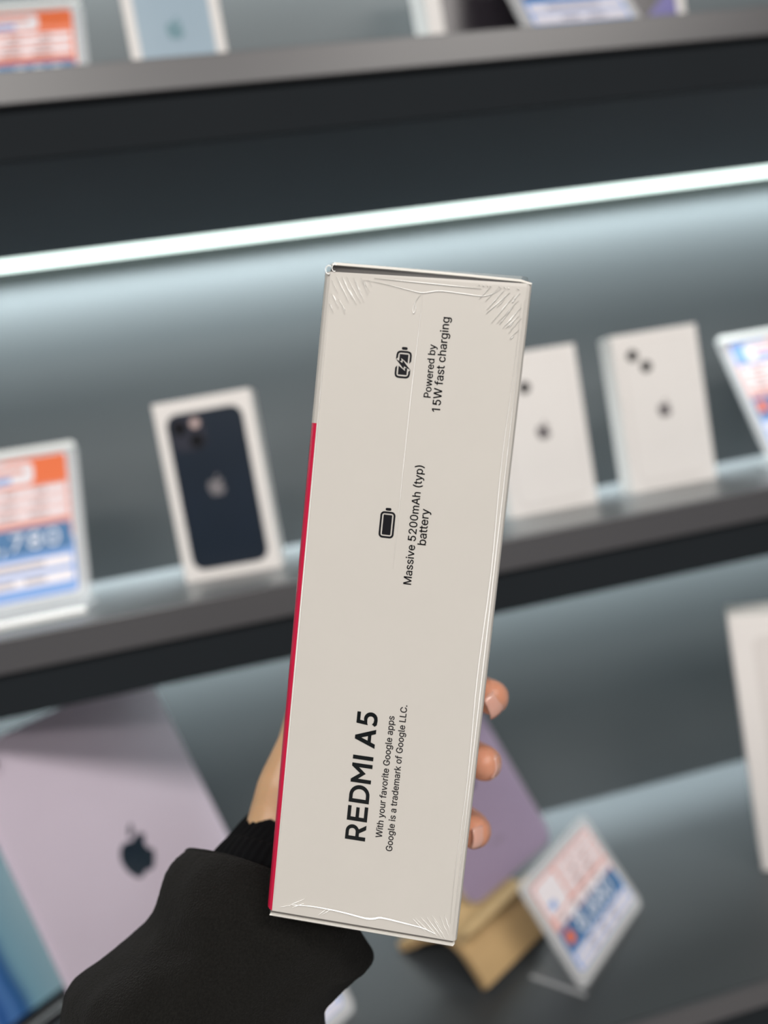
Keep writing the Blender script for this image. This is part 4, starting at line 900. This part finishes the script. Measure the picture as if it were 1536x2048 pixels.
for x in (13.5, 14.6, 15.6, 16.4, 18.8, 20.0, 21.0, 23.4):
    ls.append(streak(x, 87.9 - (x - 13) * 0.02, -30, 0.7, 3))
creases('film_wrinkles', ls, 0.10, 0.25)
ls = []
for x, z, a, ln in ((24.0, -88.6, 128, 6.5), (23.0, -88.4, 133, 7), (21.8, -88.2, 138, 7), (20.2, -88.0, 142, 6.5), (24.8, -87.6, 120, 6), (18.4, -87.6, 140, 5), (25.0, -86.2, 114, 5), (22.6, -86.0, 130, 4.5)):
    ls.append(streak(x, z, a, ln))
for x, z, a, ln in ((-20.5, -86.6, 32, 5.0), (-19.4, -87.0, 30, 3.6), (-10.8, -87.6, 40, 3), (-12.0, -87.9, 42, 3), (-23.0, -87.5, 20, 3)):
    ls.append(streak(x, z, a, ln))
creases('film_wrinkles', ls, 0.08, 0.20, 0.09)
# folded seams: a bright fold along the foot, a double fold along the head, a welded seam down the middle
creases('film_fold', [catmull([(-19.5, -86.2), (-14.0, -85.7), (-6.0, -85.9), (1.0, -86.6), (3.5, -86.4), (6.0, -85.7), (12.0, -86.1), (17.5, -86.6), (21.0, -87.6)], 5, closed=False)], 0.55, 0.56, 0.2)
creases('film_fold', [catmull([(-13.5, 87.5), (-6, 87.3), (2, 87.15), (9, 87.0), (14.5, 86.9)], 4, closed=False)], 0.28, 0.3, 0.12)
creases('film_fold', [catmull([(-16.5, 86.9), (-10.0, 86.1), (-4.0, 85.1), (-0.4, 84.7), (4.0, 85.5), (11.0, 85.2), (15.2, 85.1), (18.0, 86.2), (19.5, 87.4)], 5, closed=False)], 0.26, 0.28, 0.1)
creases('film_seam', [catmull([(-0.4, 84.8), (-0.5, 76), (-0.8, 60), (-0.9, 45), (-0.9, 30), (-0.85, 12)], 6, closed=False)], 0.16, 0.17, 0.04)
creases('film_seam', [catmull([(-0.9, 84.2), (-2.0, 82.8), (-2.6, 80.6), (-2.3, 79.3), (-1.9, 80.6), (-2.2, 82.2), (-1.3, 83.8)], 4, closed=False)], 0.2, 0.22, 0.12)
creases('film_edge_fold', [[(HX - 2.3 + 0.25 * math.sin(z * 0.11), z) for z in range(-84, 85, 4)], [(HX - 1.35, z) for z in range(-87, 87, 4)]], 0.22, 0.3, 0.10)
creases('film_edge_fold', [[(-HX + 2.2, z) for z in range(-85, 85, 4)]], 0.2, 0.22, 0.06)
# gathered film at the upper left corner
bm = bmesh.new()
for cx_, cz_, r1, r2 in ((-25.7, 88.7, 1.1, 0.16), (-24.2, 89.3, 0.9, 0.14)):
    for i in range(14):
        a0, a1 = 0.9 + 1.35 * math.pi * i / 14, 0.9 + 1.35 * math.pi * (i + 1) / 14
        q_ = []
        for a_, in ((a0,), (a1,)):
            for b_ in range(6):
                bb = 2 * math.pi * b_ / 6
                rr_ = r1 + r2 * math.cos(bb)
                q_.append(bm.verts.new(((cx_ + rr_ * 0.75 * math.cos(a_)) * mm, (-0.1 + r2 * math.sin(bb)) * mm, (cz_ + rr_ * math.sin(a_)) * mm)))
        for b_ in range(6):
            bm.faces.new((q_[b_], q_[(b_ + 1) % 6], q_[6 + (b_ + 1) % 6], q_[6 + b_]))
bmesh.ops.remove_doubles(bm, verts=bm.verts[:], dist=1e-6)
from_bm('film_gather', bm, M['crease'], film, True)

# ------------------------------------------------------------------ the person holding it (same local frame as the carton, mm)
person = empty('person')
tag(person, "person's left hand in a black long sleeve holding the carton from behind", 'person')
person.matrix_world = BOXM


def chain_spheres(bm, pts):
    """pts: (x, y, z, r); packed spheres along the chain, later fused into one skin"""
    for i in range(len(pts) - 1):
        a, b = Vector(pts[i][:3]), Vector(pts[i + 1][:3])
        n_ = max(2, int((b - a).length / 2.0))
        for k in range(n_ + 1):
            t_ = k / n_
            c = a.lerp(b, t_); r = pts[i][3] * (1 - t_) + pts[i + 1][3] * t_
            bmesh.ops.create_icosphere(bm, subdivisions=2, radius=r * mm, matrix=Matrix.Translation(c * mm))


bm = bmesh.new()
FING = [
    [(-34.4, 78, -52, 7.2), (-30, 87, -51, 7.4), (-20, 89.5, -48, 8.2), (2, 90, -47, 8.0), (22, 88.5, -46, 7.6), (32.2, 79, -44, 6.7), (32.8, 66, -40, 6.2), (32.0, 54, -36.4, 6.2), (31.2, 47.5, -34.2, 5.8)],
    [(-34.4, 79, -70, 7.4), (-31, 88, -71, 8.0), (-20, 90, -71.5, 8.2), (2, 90.5, -71, 8.0), (22, 89, -70.5, 7.6), (32.2, 79, -69, 6.7), (32.8, 66, -64.3, 6.3), (32.2, 54, -59.5, 6.3), (31.4, 47, -56.8, 5.9)],
    [(-35.2, 76, -88, 8.0), (-31, 86, -91, 7.8), (-20, 90, -93.5, 7.8), (2, 90.5, -95, 7.6), (22, 88.5, -95.5, 7.2), (31.8, 78, -94.5, 6.4), (32.2, 66, -89.5, 6.0), (31.6, 54, -83.8, 6.0), (30.8, 46.5, -80.6, 5.6)],
    [(-35.2, 70, -102, 8.0), (-26, 84, -106, 7.2), (-8, 89, -108, 6.8), (8, 88, -109, 6.4), (17, 80, -109, 6.0), (18, 70, -108, 5.6), (15, 63, -106, 5.2)],
]
for c in FING:
    chain_spheres(bm, c)
# palm: metacarpals from the wrist fan to the knuckles
for (x, y, z, r), wr in zip([c[0] for c in FING], ((-37.2, 44, -97, 9.8), (-37, 50, -100, 9.8), (-37, 56, -103, 9.6), (-37, 60, -106, 9.4))):
    chain_spheres(bm, [wr, ((wr[0] + x) / 2 - 0.2, (wr[1] + y) / 2 + 2, (wr[2] + z) / 2, 8.0), (x, y, z, r)])
# thumb lying along the left side of the carton, ball of the thumb towards the wrist
chain_spheres(bm, [(-37.6, 47, -95, 10.4), (-37.2, 51, -86, 9.8), (-36.7, 53, -78, 9.2), (-35.5, 56, -71, 8.0), (-34.2, 60, -63, 6.8), (-33.4, 66, -52, 6.2), (-33.2, 70, -42, 6.1), (-33.0, 72, -34, 5.4)])
# wrist and forearm running down inside the sleeve
chain_spheres(bm, [(-36, 48, -103, 12), (-36, 44, -108, 16.5), (-38, 36, -120, 18), (-44, 24, -138, 22), (-49, 4, -182, 28), (-52, -8, -215, 30)])
hand = from_bm('hand_and_forearm', bm, M['skin'], person, True)
rm = hand.modifiers.new('fuse', 'REMESH'); rm.mode = 'VOXEL'; rm.voxel_size = 0.0011; rm.use_smooth_shade = True
sm = hand.modifiers.new('soften', 'SMOOTH'); sm.factor = 0.5; sm.iterations = 8
dg = bpy.context.evaluated_depsgraph_get()
me2 = bpy.data.meshes.new_from_object(hand.evaluated_get(dg))
hand.modifiers.clear()
hand.data = me2
for p in me2.polygons: p.use_smooth = True


def nail(c, tip_dir, nrm, ln, wd):
    """curved nail plate: centre c, pointing along tip_dir, facing nrm (mm)"""
    tdir = Vector(tip_dir).normalized(); nv = Vector(nrm).normalized()
    sd = tdir.cross(nv).normalized(); nv = sd.cross(tdir).normalized()
    V, F = [], []
    nu, nw = 8, 8
    for i in range(nu + 1):
        u_ = -1 + 2 * i / nu
        for j in range(nw + 1):
            w_ = -1 + 2 * j / nw
            half = wd / 2 * (1 - 0.45 * max(0, -u_) ** 3 - 0.10 * max(0, u_) ** 4)
            pnt = Vector(c) + tdir * u_ * ln / 2 * (1 - 0.10 * w_ * w_) + sd * w_ * half + nv * (0.55 - 1.5 * w_ * w_ * (wd / 9.5) - 0.5 * u_ * u_)
            V.append(pnt * mm)
    for i in range(nu):
        for j in range(nw):
            a = i * (nw + 1) + j
            F.append((a, a + 1, a + nw + 2, a + nw + 1))
    o = mesh('fingernail', V, F, M['nail'], hand, True)
    s_ = o.modifiers.new('thickness', 'SOLIDIFY'); s_.thickness = 0.0005; s_.offset = -1
    return o


nail((33.4, 42.9, -34.9), (-0.55, -0.62, -0.42), (0.60, -0.78, 0.10), 8.2, 8.4)
nail((36.3, 46.4, -57.2), (-0.25, -0.95, 0.2), (0.97, -0.20, 0.0), 7.6, 8.0)
nail((33.0, 42.2, -80.0), (-0.60, -0.70, 0.05), (0.72, -0.68, 0.10), 7.0, 7.4)
nail((15.5, 58.0, -107.5), (0, -0.9, 0.1), (0.5, -0.7, -0.5), 5.6, 6.0)
nail((-37.6, 72.0, -33.0), (0.1, 0, 1), (-1, 0, 0.2), 8.5, 8.5)


# ---- sleeve and ribbed cuff: lofted round the forearm
def loft(name, st, mat, nring, nseg, dep, shape=None, parent=None, hem=None):
    Ls = [Vector(s[0]) for s in st]; Rs = [Vector(s[1]) for s in st]
    cen = [(a + b) / 2 for a, b in zip(Ls, Rs)]; hv = [(b - a) / 2 for a, b in zip(Ls, Rs)]
    cs = [Vector(p) for p in catmull([tuple(c) for c in cen], nring, closed=False)]
    hs = [Vector(p) for p in catmull([tuple(c) for c in hv], nring, closed=False)]
    ds = [p[0] for p in catmull([(d, 0) for d in dep], nring, closed=False)]
    V, F = [], []
    n_ = len(cs)
    rings = []
    for i in range(n_):
        tg = (cs[min(i + 1, n_ - 1)] - cs[max(i - 1, 0)]).normalized()
        b = hs[i].cross(tg).normalized()
        if b.y > 0: b = -b
        ring = []
        for k in range(nseg):
            a = 2 * math.pi * k / nseg
            d = -hs[i] * math.cos(a) + b * ds[i] * math.sin(a)
            s_ = shape(i / (n_ - 1), a, cs[i] + d) if shape else 0.0
            ring.append(cs[i] + d + d.normalized() * s_)
        rings.append((cs[i], ring))
    if hem:                                   # rolled edge turned inwards at the opening
        c0, r0 = rings[0]
        tg = (cs[0] - cs[1]).normalized()
        extra = []
        for back, inn in ((-9.0, hem + 1.0), (-2.0, hem), (1.1, hem * 0.6), (1.4, hem * 0.25)):
            extra.append((c0, [p + tg * back - (p - c0).normalized() * inn for p in r0]))
        rings = extra + rings
    for c, ring in rings:
        V += [p * mm for p in ring]
    for i in range(len(rings) - 1):
        for k in range(nseg):
            k2 = (k + 1) % nseg
            F.append((i * nseg + k, i * nseg + k2, (i + 1) * nseg + k2, (i + 1) * nseg + k))
    return mesh(name, V, F, mat, parent, True)


CUFF = [((-48.2, 53.0, -89.9), (-11.8, 55.0, -107.4)), ((-53.1, 47.4, -96.5), (-15.6, 50.0, -112.8)), ((-57.0, 40.6, -100.9), (-17.3, 43.3, -118.1)), ((-60.5, 34.0, -108.0), (-15.0, 38.0, -124.5))]
SLEEVE = [((-63.8, 36.1, -98.2), (-6.5, 40.5, -117.9)), ((-68.4, 32.0, -103.6), (1.9, 37.9, -122.7)), ((-71.3, 27.6, -115.8), (-2.5, 34.0, -127.7)), ((-79.5, 22.9, -125.0), (-7.5, 29.9, -132.7)),
          ((-90.7, 17.8, -134.6), (-10.1, 26.2, -137.2)), ((-90.4, 14.0, -143.9), (-8.9, 22.8, -143.6)), ((-87.8, 10.3, -154.0), (-8.7, 18.6, -157.0)), ((-86.4, 5.2, -167.6), (-10.8, 12.9, -172.3)), ((-85.1, -5.2, -194.8), (-13.1, 1.9, -202.4))]


def rib(t_, a, p):
    return 0.28 * math.cos(a * 46) * min(1, t_ * 6) + 0.5 * noise.noise(p * 0.06)


def folds(t_, a, p):
    n1 = noise.noise(Vector((p.x * 0.030, p.y * 0.03, p.z * 0.075)))
    n2 = noise.noise(p * 0.10 + Vector((5, 1, 2)))
    n3 = noise.noise(p * 0.9)
    side = 1 - abs(math.cos(a)) ** 3 * 0.7
    return (4.2 * n1 + 1.6 * n2) * side + 0.25 * n3


sl = loft('sleeve', SLEEVE, M['sleeve'], 14, 180, [33, 36, 37, 38, 39, 40, 40, 40, 41], folds, person, hem=3.2)
tag(sl, 'loose black fleece sleeve')
cf = loft('cuff', CUFF, M['cuff'], 10, 322, [22, 24, 26, 27], rib, sl, hem=2.0)
tag(cf, 'tight black ribbed cuff')
